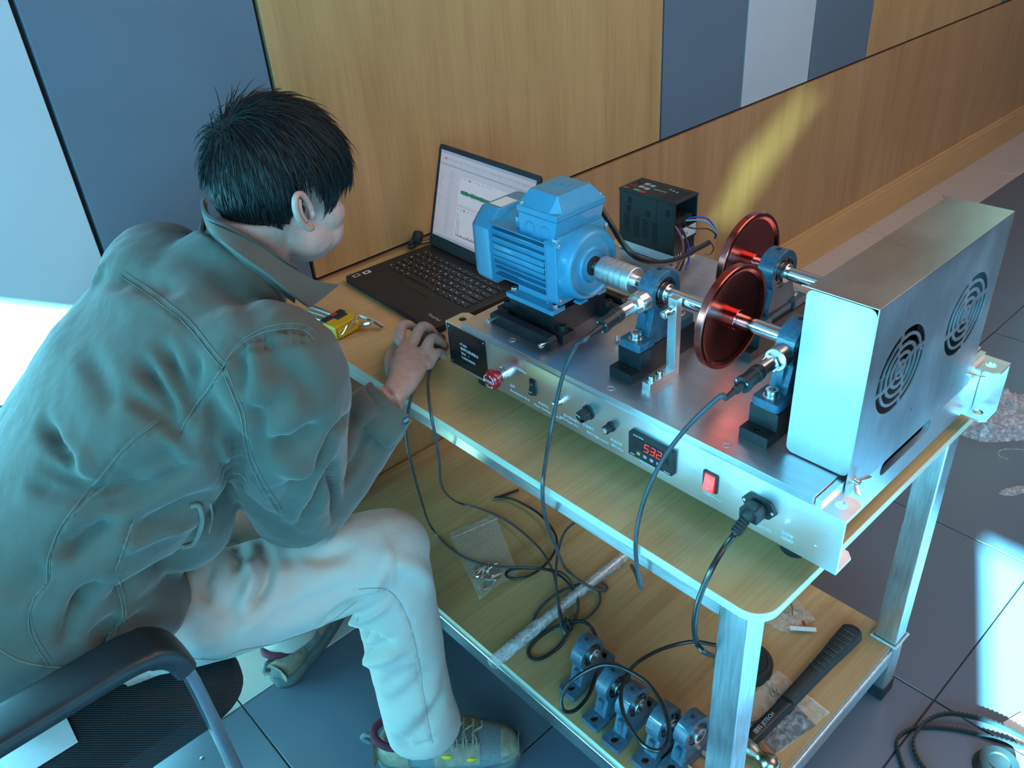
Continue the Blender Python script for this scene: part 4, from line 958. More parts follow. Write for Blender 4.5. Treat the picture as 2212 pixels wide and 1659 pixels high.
# power cord
ic = V((PX, -1.1215, .7875)); t3 = thing('power_cord', tuple(ic), 'thick black power cord plugged into the rig front, looping over the shelf', 'cord')
m = M(); m.prism([[(-.0130, -.0095), (.0130, -.0095), (.0130, .004), (.0085, .0095), (-.0085, .0095), (-.0130, .004)]], ic + N*.0062, RT, UP, N*.0200); pl_ = obj('plug_body', m, T['plastic'], t3, bev=.0015, fix=True)
m = M(); dp = V((-.75, .10, -.62)).normalized(); o_ = ic + N*.0255
pr = [(-.006, .0085), (.002, .0088)]
for k in range(5): pr += [(.004+k*.0045, .0078), (.0055+k*.0045, .0066), (.0078+k*.0045, .0070)]
pr += [(.028, .0055)]
m.lathe(o_, dp, pr, 20); obj('strain_relief', m, T['rubber'], pl_)
e = o_ + dp*.022
cable('cord', [e, e+dp*.012, (1560, 1190, 'x', .020), (1534, 1236, 'x', -.006), (1508, 1300, 'x', -.022), (1500, 1350, 'x', -.024), (1506, 1390, 'x', -.012), (1528, 1412, 'x', .008), (1556, 1418, 'z', .30), (1575, 1400, 'z', .27), (1542, 1393, 'z', .255), (1499, 1386, 'z', .245), (1455, 1394, 'z', .24), (1412, 1410, 'z', .24), (1374, 1434, 'z', .245), (1352, 1462, 'z', .268), (1341, 1500, 'z', .272), (1350, 1550, 'z', .274),
    (1385, 1605, 'z', .276), (1420, 1622, 'z', .277), (1441, 1604, 'z', .276), (1444, 1564, 'z', .276), (1430, 1520, 'z', .276), (1403, 1480, 'z', .275), (1371, 1456, 'z', .274), (1330, 1438, 'z', .272), (1290, 1439, 'z', .268), (1241, 1466, 'z', .250), (1214, 1504, 'z', .215), (1217, 1534, 'z', .195), (1241, 1535, 'z', .18), (1268, 1507, 'z', .172), (1284, 1470, 'z', .170), (1293, 1430, 'z', .172), (1292, 1390, 'z', .175), (1276, 1354, 'z', .178), (1252, 1342, 'z', .180),
    (1209, 1350, 'z', .176), (1168, 1374, 'z', .168), (1143, 1402, 'z', .165), (1146, 1420, 'z', .165), (1168, 1423, 'z', .165), (1208, 1397, 'z', .165), (1231, 1360, 'z', .168)], .0036, 'cable', '', parent=t3, n=7)
# two thin leads from behind the rig, down over the table edge
t4 = thing('sensor_lead', (.06, -.5, H), 'thin dark lead over the table edge, the right one of two', 'cable')
cable('cord', [(985, 722, 'z', .722), (966, 746, 'z', .724), (945, 770, 'z', .730), (928, 805, 'z', .745), (925, 845, 'z', .75), (932, 900, 'x', -.012), (942, 950, 'x', -.012), (949, 1000, 'x', .0), (956, 1054, 'x', .06), (986, 1084, 'z', .20), (1040, 1100, 'z', .175), (1094, 1125, 'z', .170), (1135, 1155, 'z', .175), (1170, 1190, 'z', .180), (1192, 1228, 'z', .185), (1200, 1258, 'z', .185), (1207, 1300, 'z', .182), (1215, 1340, 'z', .180), (1224, 1365, 'z', .178)], .0026, 'gcable', '', parent=t4)
t5 = thing('sensor_lead', (.05, -.48, H), 'thin dark lead over the table edge, the left one beside the cuff', 'cable')
cable('cord', [(980, 735, 'z', .723), (955, 762, 'z', .724), (920, 800, 'z', .735), (893, 845, 'z', .745), (880, 900, 'x', -.020), (878, 950, 'x', -.020), (888, 1000, 'x', -.010), (912, 1087, 'x', .05), (931, 1138, 'z', .19), (972, 1184, 'z', .170), (1018, 1211, 'z', .168), (1080, 1224, 'z', .175), (1148, 1226, 'z', .182), (1211, 1236, 'z', .185), (1238, 1265, 'z', .180), (1249, 1298, 'z', .176), (1243, 1339, 'z', .172), (1226, 1363, 'z', .174)], .0026, 'gcable', '', parent=t5)
t6 = thing('spare_cable', (.15, -.55, ZS), 'loosely looped spare cable tied in a knot, lying on the lower shelf', 'cable')
cable('cord', [(1120, 1058, 'z', .166), (1095, 1067, 'z', .166), (1067, 1077, 'z', .166), (1080, 1076, 'z', .1665), (1108, 1079, 'z', .168), (1162, 1108, 'z', .172), (1197, 1149, 'z', .178), (1201, 1184, 'z', .178), (1176, 1222, 'z', .172), (1135, 1247, 'z', .168), (1100, 1249, 'z', .167), (1094, 1237, 'z', .167), (1121, 1228, 'z', .172), (1189, 1233, 'z', .188), (1230, 1263, 'z', .180), (1249, 1304, 'z', .172), (1240, 1342, 'z', .170), (1226, 1356, 'z', .170)], .0029, 'cable', '', parent=t6)
cable('cord', [(1262, 1115, 'z', .25), (1232, 1136, 'z', .235), (1216, 1157, 'z', .225), (1205, 1195, 'z', .212), (1201, 1244, 'z', .205), (1205, 1298, 'z', .195), (1213, 1352, 'z', .182), (1222, 1370, 'z', .172)], .0029, 'gcable', '', parent=t6)
cable('cord', [(1256, 1258, 'z', .178), (1285, 1270, 'z', .170), (1296, 1285, 'z', .168), (1294, 1306, 'z', .168), (1273, 1331, 'z', .168), (1242, 1346, 'z', .170), (1224, 1352, 'z', .172)], .0026, 'gcable', '', parent=t6)
k0 = az(1226, 1352, .172); m = M(); m.lathe(k0, (.6, .5, .5), [(-.004, .011), (-.004, .013), (.004, .013), (.004, .011), (-.004, .011)], 24, caps=False)
m2 = M(); m2.tube([k0 + V((.0125*math.cos(t), .010*math.sin(t)*.6, .011*math.sin(t))) for t in [2*PI*i/24 for i in range(25)]], .0018, 8, caps=False); obj('velcro_tie', m2, T['rubber'], t6)
m2 = M(); m2.tube([k0 + V((.010*math.cos(t)*.5, .012*math.cos(t), .006+.012*math.sin(t))) for t in [2*PI*i/24 for i in range(25)]], .0018, 8, caps=False); obj('velcro_tie', m2, T['rubber'], t6)

# ================================================================= ON THE SHELF
lowm = block_meshes(T['castlow']); fixbm(lowm[0]); fixbm(lowm[1])
grp = 'spare bearing housings on the lower shelf'
bl = [(.112, -.802, 4, 'spare blue-grey bearing housing at the back of the row, set apart from the others'), (.095, -.881, -2, 'spare blue-grey bearing housing second from the back, under the cord loop'), (.089, -.930, 3, 'spare blue-grey bearing housing third from the back, its foot clear at the shelf edge'),
      (.096, -.993, 2, 'spare blue-grey bearing housing fourth from the back, seen through the cord loop'), (.117, -1.036, -3, 'spare blue-grey bearing housing at the near end of the row, beside the spanner')]
for i, (x, y, a, lb_) in enumerate(bl):
    t = thing('spare_bearing_housing', (x, y, ZS), lb_, 'bearing', grp); t.rotation_euler = (0, 0, math.radians(a))
    for nm, k in (('housing', 0), ('housing_foot', 1), ('bearing_seal', 2), ('bearing_inner_ring', 3), ('grease_hole', 4)):
        o = bpy.data.objects.new(nm, lowm[k]); COL.objects.link(o); o.parent = t
        if k < 2: b = o.modifiers.new('bevel', 'BEVEL'); b.width = .0015; b.segments = 2; b.limit_method = 'ANGLE'

def sheet(outline, zf, nx=26, seed=1, thick=.0006, amp=.006, z0=ZS, fold=90):
    # crumpled film over a quad outline (4 world xy corners)
    A, B, C_, D = [V((p[0], p[1], 0)) for p in outline]; vs = []; fs = []
    for i in range(nx+1):
        for j in range(nx+1):
            u, v_ = i/nx, j/nx; p = (A*(1-u)+B*u)*(1-v_) + (D*(1-u)+C_*u)*v_
            n1 = noise.noise(V((p.x*fold, p.y*fold, seed))); n2 = noise.noise(V((p.x*fold*3, p.y*fold*3, seed+5)))
            z = z0 + .0008 + zf(u, v_) + amp*abs(n1) + amp*.4*abs(n2)
            vs.append(V((p.x + .002*n2, p.y + .002*n1, z)))
    n = nx+1
    for i in range(nx):
        for j in range(nx): fs.append((i*n+j, (i+1)*n+j, (i+1)*n+j+1, i*n+j+1))
    m = M(); m.add(vs, fs); return m
def bolt(mm, p, d_, L_, r_):
    d_ = V(d_).normalized(); mm.cyl(p, p + d_*L_, r_*.55, 10); mm.lathe(p, -d_, [(0, r_), (r_*1.1, r_), (r_*1.15, r_*.4), (r_*.5, r_*.35)], 12)
# zip bag with bolts, near the cables
pq = [az(*q, ZS) for q in ((970, 1153), (1070, 1112), (1122, 1245), (1036, 1298))]
bg = thing('bag_of_bolts', tuple((pq[0]+pq[2])/2), 'clear zip bag with steel bolts gathered in its lower end, on the lower shelf', 'bag')
ob = obj('film', sheet([(p.x, p.y) for p in pq], lambda u, v_: .010*max(0, v_-.45)*math.sin(PI*min(max(u, 0), 1))*1.6, seed=2), T['bag'], bg, sharp=None)
A, B = pq[0].lerp(pq[3], .10), pq[1].lerp(pq[2], .10); m = M(); m.tube([A+V((0,0,.006)), B+V((0,0,.006))], .0012, 6); obj('zip_strip', m, T['wrap'], bg)
rb = random.Random(11)
for i in range(13):
    u, v_ = rb.uniform(.18, .85), rb.uniform(.68, .95); p = (pq[0]*(1-u)+pq[1]*u)*(1-v_) + (pq[3]*(1-u)+pq[2]*u)*v_
    a = rb.uniform(0, 2*PI); m = M(); bolt(m, p + V((0,0,.0055+.004*(i % 2))), (math.cos(a), math.sin(a), rb.uniform(-.05, .2)), rb.uniform(.014, .024), .0048); obj('bolt', m, T['steel'], bg)
# bubble-wrapped tube
pa_, pb2 = az(1062, 1434, ZS+.013), az(1352, 1198, ZS+.013)
tw = thing('wrapped_tube', tuple(pa_), 'long slim tube in crinkled clear wrap lying across the lower shelf', 'tube')
m = M(); d_ = (pb2-pa_); L_ = d_.length; d_.normalize(); _, uu, ww = m.frame(d_); vs = []; fs = []; nn, mm_ = 20, 90
for k in range(mm_+1):
    t = k/mm_; rr_ = .0115 + (.0015 if t < .35 else 0)
    for i in range(nn):
        a = 2*PI*i/nn; p = pa_ + d_*L_*t; q = .0016*noise.noise(V((t*L_*45, math.cos(a)*1.5, math.sin(a)*1.5))) + .0006*noise.noise(V((t*L_*120, math.cos(a)*3, math.sin(a)*3)))
        vs.append(p + (uu*math.cos(a)+ww*math.sin(a))*(rr_+q))
for k in range(mm_):
    for i in range(nn): j = (i+1) % nn; fs.append((k*nn+i, k*nn+j, (k+1)*nn+j, (k+1)*nn+i))
m.add(vs, fs); obj('wrap', m, T['tubew'], tw, sharp=None, fix=True)
m = M(); m.cyl(pa_ + d_*.05, pb2, .0085, 20); obj('inner_tube', m, T['alum'], tw)
# black round cap
c = V((.334, -1.003, ZS)); m = M(); m.lathe(c, (0,0,1), [(0, .0440), (.002, .0455), (.020, .0455), (.024, .0430), (.0245, .036), (.0225, .034), (.0225, .0001)], 56)
tag(obj('round_cap', m, T['rubber']), 'black round plastic cap lying on the lower shelf behind the table leg', 'cap')
# hammer
hp = [az(1849, 1357, .178), az(1815, 1392, .180), az(1770, 1440, .180), az(1728, 1487, .178), az(1700, 1518, .176)]
hm = thing('hammer', tuple(hp[2]), 'hammer with black ribbed rubber grip, lying at the near end of the lower shelf', 'hammer')
ds = (hp[-1]-hp[0]).normalized(); sd2 = V((-ds.y, ds.x, 0)).normalized(); up2 = sd2.cross(ds); 
if up2.z < 0: up2 = -up2
m = M(); secs = []
Lg = (hp[-1]-hp[0]).length
for k in range(61):
    t = k/60; p = hp[0] + (hp[-1]-hp[0])*t
    w_ = .0215 - .0065*min(1, t*2.2) + .0015*math.sin(t*5); w_ *= math.sqrt(min(1, t*14+.12)); rib = .0010*(1 if (int(t*30) % 2 and .08 < t < .68) else 0)
    secs.append((V((p.x, p.y, ZS+.0165)), sd2*(w_), up2*(.0155-rib)*math.sqrt(min(1, t*14+.12))))
m.loft(secs, 24, 2.6); obj('rubber_grip', m, T['rubber'], hm, sharp=50, fix=True)
for k in range(9):
    t = .12+k*.062; p = hp[0] + (hp[-1]-hp[0])*t; p.z = ZS+.0322
    m = M(); m.tube([p+sd2*-.013+V((0,0,-.003)), p+sd2*-.006+ds*.002, p+sd2*.006+ds*.002, p+sd2*.012+V((0,0,-.003))], .0011, 6); obj('grip_rib', m, T['armtop'], hm)
hp2 = [hp[-1], az(1660, 1558, .174), az(1618, 1600, .176)]
m = M(); secs = []
for k in range(21):
    t = k/20; p = hp2[0].lerp(hp2[2], t); w_ = .0120 + .001*math.sin(t*PI); 
    if t < .12: w_ = .0145
    secs.append((V((p.x, p.y, ZS+.0135)), sd2*w_, up2*(w_*.85)))
m.loft(secs, 20, 3); neck = obj('handle_sleeve', m, T['black'], hm, sharp=40, fix=True)
pm = hp2[0].lerp(hp2[2], .62); text('handle_text', '捷科 JETECH', V((pm.x, pm.y, ZS+.0245)), -ds, sd2 if sd2.y > 0 else -sd2, .010, T['greylab'], neck)
hc = hp2[2] + ds*.012; hc.z = ZS+.0165
m = M(); m.lathe(hc - sd2*.058, sd2, [(0, .0135), (.002, .0150), (.014, .0150), (.018, .011), (.028, .0095), (.036, .0145), (.076, .0145), (.084, .010), (.094, .0115), (.100, .0160), (.110, .0165), (.120, .012), (.123, .004)], 28); obj('hammer_head', m, T['brass'], hm, sharp=50)
# zip bag with small parts behind the near-left leg
pq = [az(*q, ZS) for q in ((1665, 1330), (1735, 1290), (1765, 1362), (1672, 1348))]
pq = [az(1650, 1345, ZS), az(1712, 1285, ZS), az(1762, 1340, ZS), az(1700, 1372, ZS)]
bs = thing('bag_of_fuses', tuple((pq[0]+pq[2])/2), 'small clear bag holding a white strip, on the shelf under the rig corner', 'bag')
obj('film', sheet([(p.x, p.y) for p in pq], lambda u, v_: .006*math.sin(PI*u)*math.sin(PI*v_), seed=7, amp=.007), T['bag'], bs, sharp=None)
w0, w1 = az(1706, 1357, .168), az(1763, 1361, .168); m = M(); m.box((0, -.0045, 0), ((w1-w0).length, .0045, .002)); Tm = Matrix.Translation(w0) @ Matrix.Rotation(math.atan2((w1-w0).y, (w1-w0).x), 4, 'Z'); m.v = [Tm @ v for v in m.v]; obj('white_strip', m, T['paper'], bs)
w0 = az(1738, 1350, .170); m = M(); m.cyl(w0, w0+V((.004,.006,.001)), .003, 10); obj('red_cap', m, T['redp'], bs)
for q1, q2 in (((1690, 1322), (1712, 1335)), ((1705, 1300), (1712, 1328)), ((1715, 1318), (1738, 1330))):
    m = M(); m.tube([az(*q1, .169), az((q1[0]+q2[0])/2+3, (q1[1]+q2[1])/2-4, .172), az(*q2, .169)], .0012, 6); obj('pin', m, T['dsteel'], bs)
# bag with black printed plate under the hammer
pq = [az(*q, ZS) for q in ((1628, 1478), (1690, 1462), (1790, 1542), (1640, 1618))]
pq = [az(1585, 1545, ZS), az(1680, 1450, ZS), az(1792, 1545, ZS), az(1672, 1640, ZS)]
b3 = thing('bagged_nameplate', tuple((pq[0]+pq[2])/2), 'black printed plate in a clear zip bag, under the hammer handle', 'bag')
m = M(); c4 = [az(1622, 1560, .1635), az(1718, 1522, .1635), az(1762, 1566, .1635), az(1674, 1626, .1635)]
m.add([V((p.x, p.y, .1622)) for p in c4] + [V((p.x, p.y, .1634)) for p in c4], [(0,3,2,1),(4,5,6,7),(0,1,5,4),(1,2,6,5),(2,3,7,6),(3,0,4,7)]); pcb_ = obj('printed_plate', m, T['pcb'], b3, fix=True)
cen = (c4[0]+c4[2])/2; r1 = (c4[3]-c4[2]); r1.z = 0
text('plate_print', 'UIRUN', V((cen.x, cen.y, .1636)), r1, V((-r1.y, r1.x, 0)) if True else UP, .0075, T['greylab'], pcb_); text('plate_print', '220V 50Hz', V((cen.x+.006, cen.y-.012, .1636)), r1, V((-r1.y, r1.x, 0)), .005, T['greylab'], pcb_)
obj('film', sheet([(p.x, p.y) for p in pq], lambda u, v_: .003, seed=12, amp=.005), T['bag'], b3, sharp=None)
m = M(); a_, b_ = az(1752, 1508, .168), az(1792, 1540, .168); m.tube([a_, b_], .0011, 6); obj('zip_strip', m, T['wrap'], b3)
for q_ in ((1672, 1490), (1682, 1496), (1668, 1500)):
    p = az(*q_, .167); m = M(); bolt(m, p, (.6, .8, .1), .010, .0028); obj('small_screw', m, T['steel'], b3)
# spanner
sp0, sp1 = az(1496, 1612, .1635), az(1560, 1655, .1635); d_ = (sp1-sp0).normalized(); n_2 = V((-d_.y, d_.x, 0))
t = thing('spanner', tuple(sp0), 'open-ended chrome spanner lying on the shelf behind the near table leg', 'spanner')
hdp = []
for i in range(22):
    a = .75 + (2*PI-1.5)*i/21 + PI; hdp.append((.0125*math.cos(a), .0125*math.sin(a)))
hdp += [(-.004, .0055)[::1], (.003, .005), (.005, 0), (.003, -.005)] if False else []
ol = [(.0125*math.cos(a), .0125*math.sin(a)) for a in [PI+.55 - (2*PI-1.1)*i/20 for i in range(21)]]
ol = [(.0125*math.cos(a), .0125*math.sin(a)) for a in [-PI+.5 + (2*PI-1.0)*i/20 for i in range(21)]] + [(-.002, .0052), (.003, .0035), (.003, -.0035), (-.002, -.0052)]
m = M(); m.prism([ol], sp0, d_, n_2, (0,0,.005)); obj('spanner_jaw', m, T['steel'], t, bev=.0008, fix=True)
m = M(); m.loft([(sp0 + d_*a + V((0,0,.0025)), n_2*w_, V((0,0,.0022))) for a, w_ in ((.009, .0065), (.02, .0048), (.09, .0045), (.12, .0048))], 12, 3); obj('shank', m, T['steel'], t, fix=True)
for i, (q1, q2, lb_) in enumerate((((1512, 1588), (1530, 1600), 'short steel bolt lying beside the last bearing housing, above the spanner'), ((1474, 1646), (1492, 1659), 'steel bolt at the very near edge of the lower shelf, below the spanner'))):
    m = M(); p = az(*q1, .1668); e = az(*q2, .165); bolt(m, p, e-p, .032, .0052); tag(obj('steel_bolt', m, T['steel']), lb_, 'bolt')

# ================================================================= ON THE FLOOR, RIGHT
def belt(path, name, hgt, label, cat='belt', tooth=.004):
    P = cr(path, 14); P = [V((p.x, p.y, p.z)) for p in P]; vs = []; fs = []; th = .0028
    # resample
    L_ = [0]
    for a, b in zip(P, P[1:]): L_.append(L_[-1] + (b-a).length)
    n = int(L_[-1]/(tooth/2)); R_ = []; j = 0
    for i in range(n+1):
        s__ = L_[-1]*i/n
        while j < len(L_)-2 and L_[j+1] < s__: j += 1
        f = (s__-L_[j])/max(L_[j+1]-L_[j], 1e-9); R_.append(P[j].lerp(P[j+1], f))
    for i, p in enumerate(R_):
        t_ = R_[min(i+1, n)] - R_[max(i-1, 0)]; nr = V((-t_.y, t_.x, 0)).normalized()
        k = th + (.0022 if (i//2) % 2 else 0)
        vs += [p, p + nr*k, p + nr*k + V((0,0,hgt)), p + V((0,0,hgt))]
    for i in range(n):
        for k in range(4): fs.append((4*i+k, 4*i+4+k, 4*i+4+(k+1) % 4, 4*i+(k+1) % 4))
    fs += [(0,1,2,3), tuple(reversed([4*n+k for k in range(4)]))]
    m = M(); m.add(vs, fs); return tag(obj(name, m, T['rubber'], fix=True, smooth=False), label, cat, 'toothed drive belts on the floor')
g = lambda x, y, z=.0: az(x, y, z)
belt([g(1962, 1690), g(1945, 1640), g(1940, 1605), g(1965, 1582), g(2010, 1577), g(2070, 1583), g(2140, 1600), g(2230, 1632), g(2320, 1700), g(2290, 1780), g(2160, 1800), g(2030, 1770), g(1962, 1692)], 'toothed_belt', .011, 'black toothed drive belt on the floor, the lower of the two curving strands')
belt([g(2010, 1680, .004), g(1982, 1640, .004), g(1976, 1600, .008), g(2000, 1565, .012), g(2040, 1548, .012), g(2090, 1552, .012), g(2150, 1570, .012), g(2230, 1612, .012), g(2340, 1690, .012), g(2330, 1800, .012), g(2170, 1830, .008), g(2050, 1770, .004), g(2010, 1682, .004)], 'toothed_belt', .011, 'black toothed drive belt on the floor, the upper strand nearest the tile joint')
c = g(2152, 1662); m = M(); m.lathe((c.x, c.y, 0), (0,0,1), [(0, .040), (.004, .040), (.006, .030), (.018, .030), (.020, .034), (.024, .033), (.024, .020), (.021, .018), (.021, .0005)], 48); tag(obj('black_roller', m, T['rubber']), 'round black roller standing on the floor at the lower right corner', 'roller')
m = M(); p0, p1, p2_, p3_ = g(2166, 1562), g(2205, 1540), g(2255, 1640), g(2225, 1650); pts = [V((p.x, p.y, 0)) for p in (p0, p1, p2_, p3_)]
m.add([p+V((0,0,.0006)) for p in pts] + [p+V((0,0,.0022)) for p in pts], [(0,3,2,1),(4,5,6,7),(0,1,5,4),(1,2,6,5),(2,3,7,6),(3,0,4,7)]); tag(obj('paper_slip', m, T['paper'], fix=True), 'white paper slip on the floor beside the black belts', 'paper')
# crumpled bubble wrap behind the rig
def blob(name, cx, cy, rx, ry, hz, seed, label, mat='wrap', rot=0, n=46):
    vs = []; fs = []
    for i in range(n+1):
        for j in range(n+1):
            u = i/n*2-1; v_ = j/n*2-1; rr_ = math.sqrt(u*u+v_*v_); a = math.atan2(v_, u)
            lim = .82 + .25*noise.noise(V((math.cos(a)*1.4, math.sin(a)*1.4, seed)))
            s__ = min(1, rr_/max(lim, .1)); k = lim if rr_ > lim else rr_
            x, y = (math.cos(a)*k*rx, math.sin(a)*k*ry) if rr_ > 0 else (0, 0)
            xr = x*math.cos(rot)-y*math.sin(rot); yr = x*math.sin(rot)+y*math.cos(rot)
            hh = (1-s__**3)*hz*(.55+.9*abs(noise.noise(V((x*22, y*22, seed+2)))) + .35*abs(noise.noise(V((x*70, y*70, seed+9)))))
            vs.append(V((cx+xr, cy+yr, .001+max(hh, 0))))
    q = n+1
    for i in range(n):
        for j in range(n): fs.append((i*q+j, (i+1)*q+j, (i+1)*q+j+1, i*q+j+1))
    m = M(); m.add(vs, fs); return tag(obj(name, m, T[mat], sharp=None), label, 'packaging')
c = (az(2075, 950, 0)+az(2212, 900, 0))/2
blob('bubble_wrap', c.x+.05, c.y+.02, .20, .13, .075, 3, 'crumpled clear bubble wrap heap on the floor behind the table', rot=-.5)
c = az(2190, 1068, 0); blob('bubble_wrap_scrap', c.x+.02, c.y, .07, .018, .010, 8, 'thin scrap of clear film on the dark floor tiles at the right edge', rot=-.55, n=24)
m = M(); m.tube(cr([g(2180, 992), g(2160, 986), g(2158, 975, .003), g(2175, 970, .004), g(2212, 972), g(2235, 980)], 6), .0009, 6); tag(obj('film_thread', m, T['wrap']), 'thin curled plastic thread on the floor below the bubble wrap heap', 'thread')
# black lead on the floor tiles at the left wall base is hidden; small chip on tile
m = M(); p = az(436, 1638, 0); m.ell((p.x, p.y, .002), (.004,0,0), (0,.0025,0), (0,0,.002), 8, 6); tag(obj('crumb', m, T['paper']), 'tiny pale crumb on the floor tile beside the grey chair arm', 'crumb')

# ================================================================= CHAIR
SY = -.605
chair = thing('office_chair', (-.66, -.36, 0), 'black mesh office chair with grey arm frames, under the seated person', 'chair')
m = M(); outc = rrect(-.905, -.604, -.404, -.150, .075, 8)
# seat: cushion with mesh ribs
secs = []
cx_, cy_ = -.6545, -.377; 
for z, k in ((.402, .90), (.408, .965), (.420, 1.0), (.440, 1.0), (.4505, .98), (.4545, .93)):
    secs.append((z, k))
vs = []; fs = []; no = len(outc)
for z, k in secs:
    for x, y in outc: vs.append((cx_+(x-cx_)*k, cy_+(y-cy_)*k, z))
for a in range(len(secs)-1):
    for i in range(no): j = (i+1) % no; fs.append((a*no+i, a*no+j, (a+1)*no+j, (a+1)*no+i))
fs.append(tuple(reversed(range(no)))); fs.append(tuple(len(vs)-no+i for i in range(no)))
m.add(vs, fs)
sm = Mat('chair_mesh_fabric'); co = sm.coords((1,1,1)); wv = sm.n('ShaderNodeTexWave', bands_direction='DIAGONAL'); wv.inputs['Scale'].default_value = 120; wv.inputs['Distortion'].default_value = .6; sm.l(co, wv.inputs['Vector'])
sm.l(sm.ramp(wv.outputs['Fac'], [(.2, (.006,.007,.009)), (.8, (.022,.026,.032))]), sm.b.inputs['Base Color']); sm.set(Roughness=.85); sm.bump(wv.outputs['Fac'], .8, .0012)
T['seat'] = sm.m
seat = obj('seat', m, T['seat'], chair, fix=True)
for sy, nm in ((SY-.040, 'armrest'), (-.109, 'armrest')):
    yy = sy
    # pad: straight top then curving down into the front post
    path = [V((-.95, yy, .672)), V((-.80, yy, .672)), V((-.65, yy, .672)), V((-.56, yy, .671)), V((-.525, yy, .662)), V((-.506, yy, .642)), V((-.498, yy, .615))]
    P = cr(path, 6); m = M(); secs = []
    for i, p in enumerate(P):
        t_ = (P[min(i+1, len(P)-1)] - P[max(i-1, 0)]).normalized(); nn_ = V((-t_.z, 0, t_.x)); 
        secs.append((p, V((0, .0330, 0)), nn_*(.0130 if p.z > .665 else .016)))
    m.loft(secs, 20, 4.5); ar = obj(nm, m, T['armtop'], chair, sharp=40, fix=True)
    if sy < -.3:
        for xa, xb in ((-.72, -.655), (-.84, -.77)):
            m = M(); m.box((xa, yy-.0295, .6755), (xb, yy-.0270, .6775)); obj('arm_slot', m, T['gap'], ar)
    path = [V((-.498, yy, .618)), V((-.493, yy, .585)), V((-.490, yy, .52)), V((-.487, yy, .42)), V((-.488, yy, .33)), V((-.51, yy, .285)), V((-.58, yy, .268)), V((-.72, yy, .27))]
    P = cr(path, 8); m = M(); secs = []
    for i, p in enumerate(P):
        t_ = (P[min(i+1, len(P)-1)] - P[max(i-1, 0)]).normalized(); nn_ = V((-t_.z, 0, t_.x)); secs.append((p, V((0, .0235, 0)), nn_*.0085))
    m.loft(secs, 20, 5); obj('arm_frame', m, T['armleg'], chair, sharp=40, fix=True)
    m = M(); m.box((-.72, min(yy, cy_), .26), (-.68, max(yy, cy_), .282)); obj('arm_crossbar', m, T['armleg'], chair, bev=.004)
# backrest behind the sitter, column and five-star base
m = M(); secs = []
for i in range(13):
    t_ = i/12; z = .50 + .46*t_; x = -.935 - .06*t_ + .05*math.sin(t_*PI*.9)-.03; hw = .225*math.sqrt(max(1-abs(2*t_-1)**5, .03)); secs.append((V((x, cy_, z)), V((0, hw, 0)), V((.012, 0, 0))))
m.loft(secs, 28, 2.6); obj('backrest', m, T['seat'], chair, fix=True)
m = M(); m.tube([(-.80, cy_, .37), (-.93, cy_, .40), (-.985, cy_, .55)], .016, 10); obj('back_bracket', m, T['armleg'], chair)
m = M(); m.lathe((cx_, cy_, .09), (0,0,1), [(0, .028), (.12, .026), (.13, .018), (.30, .018), (.31, .06), (.315, .06)], 20); obj('gas_column', m, T['armtop'], chair)
for k in range(5):
    a = 2*PI*k/5+.733; e = V((cx_+.29*math.cos(a), cy_+.29*math.sin(a), .075)); c0_ = V((cx_, cy_, .10)); s__ = V((-math.sin(a), math.cos(a), 0))
    m = M(); m.loft([(c0_, s__*.024, V((0,0,.016))), (e, s__*.016, V((0,0,.011)))], 12, 3); lg = obj('base_arm', m, T['armtop'], chair, fix=True)
    m = M(); m.cyl(e + s__*-.018 + V((0,0,-.0465)), e + s__*-.004 + V((0,0,-.0465)), .028, 20); m.cyl(e + s__*.004 + V((0,0,-.0465)), e + s__*.018 + V((0,0,-.0465)), .028, 20); m.cyl(e+V((0,0,-.0465))-s__*.006, e+V((0,0,-.0465))+s__*.006, .01, 8); m.cyl(e+V((0,0,-.03)), e, .008, 8)
    obj('castor', m, T['rubber'], lg)
# white card lying on the seat beside the sitter
q0, q1, q2, q3 = az(-60, 1625, .4570), az(135, 1532, .4570), az(168, 1602, .4570), az(-20, 1720, .4570)
m = M(); pts = [q0, q1, q2, q3]; m.add([V((p.x, p.y, .4560)) for p in pts] + [V((p.x, p.y, .4578)) for p in pts], [(0,3,2,1),(4,5,6,7),(0,1,5,4),(1,2,6,5),(2,3,7,6),(3,0,4,7)])
tag(obj('white_card', m, T['paper'], fix=True), 'white card on the black mesh seat, under the chair arm', 'card')
# ================================================================= SEATED PERSON
def remesh(m, vox, smooth_it=2, name='tmp', fac=.5):
    me = bpy.data.meshes.new(name); me.from_pydata([tuple(v) for v in m.v], [], m.f); me.update()
    b = bmesh.new(); b.from_mesh(me); bmesh.ops.recalc_face_normals(b, faces=b.faces); b.to_mesh(me); b.free()
    o = bpy.data.objects.new(name, me); COL.objects.link(o)
    r_ = o.modifiers.new('r', 'REMESH'); r_.mode = 'VOXEL'; r_.voxel_size = vox; r_.use_smooth_shade = True
    if smooth_it:
        s_ = o.modifiers.new('s', 'SMOOTH'); s_.iterations = smooth_it; s_.factor = fac
    dg = bpy.context.evaluated_depsgraph_get(); dg.update(); out = bpy.data.meshes.new_from_object(o.evaluated_get(dg))
    bpy.data.objects.remove(o); bpy.data.meshes.remove(me)
    r = M(); r.v = [v.co.copy() for v in out.vertices]; r.f = [tuple(p.vertices) for p in out.polygons]; bpy.data.meshes.remove(out); return r
def normals(m):
    me = bpy.data.meshes.new('n'); me.from_pydata([tuple(v) for v in m.v], [], m.f); me.update()
    n = [v.normal.copy() for v in me.vertices]; bpy.data.meshes.remove(me); return n
DEPTH = [2.1]
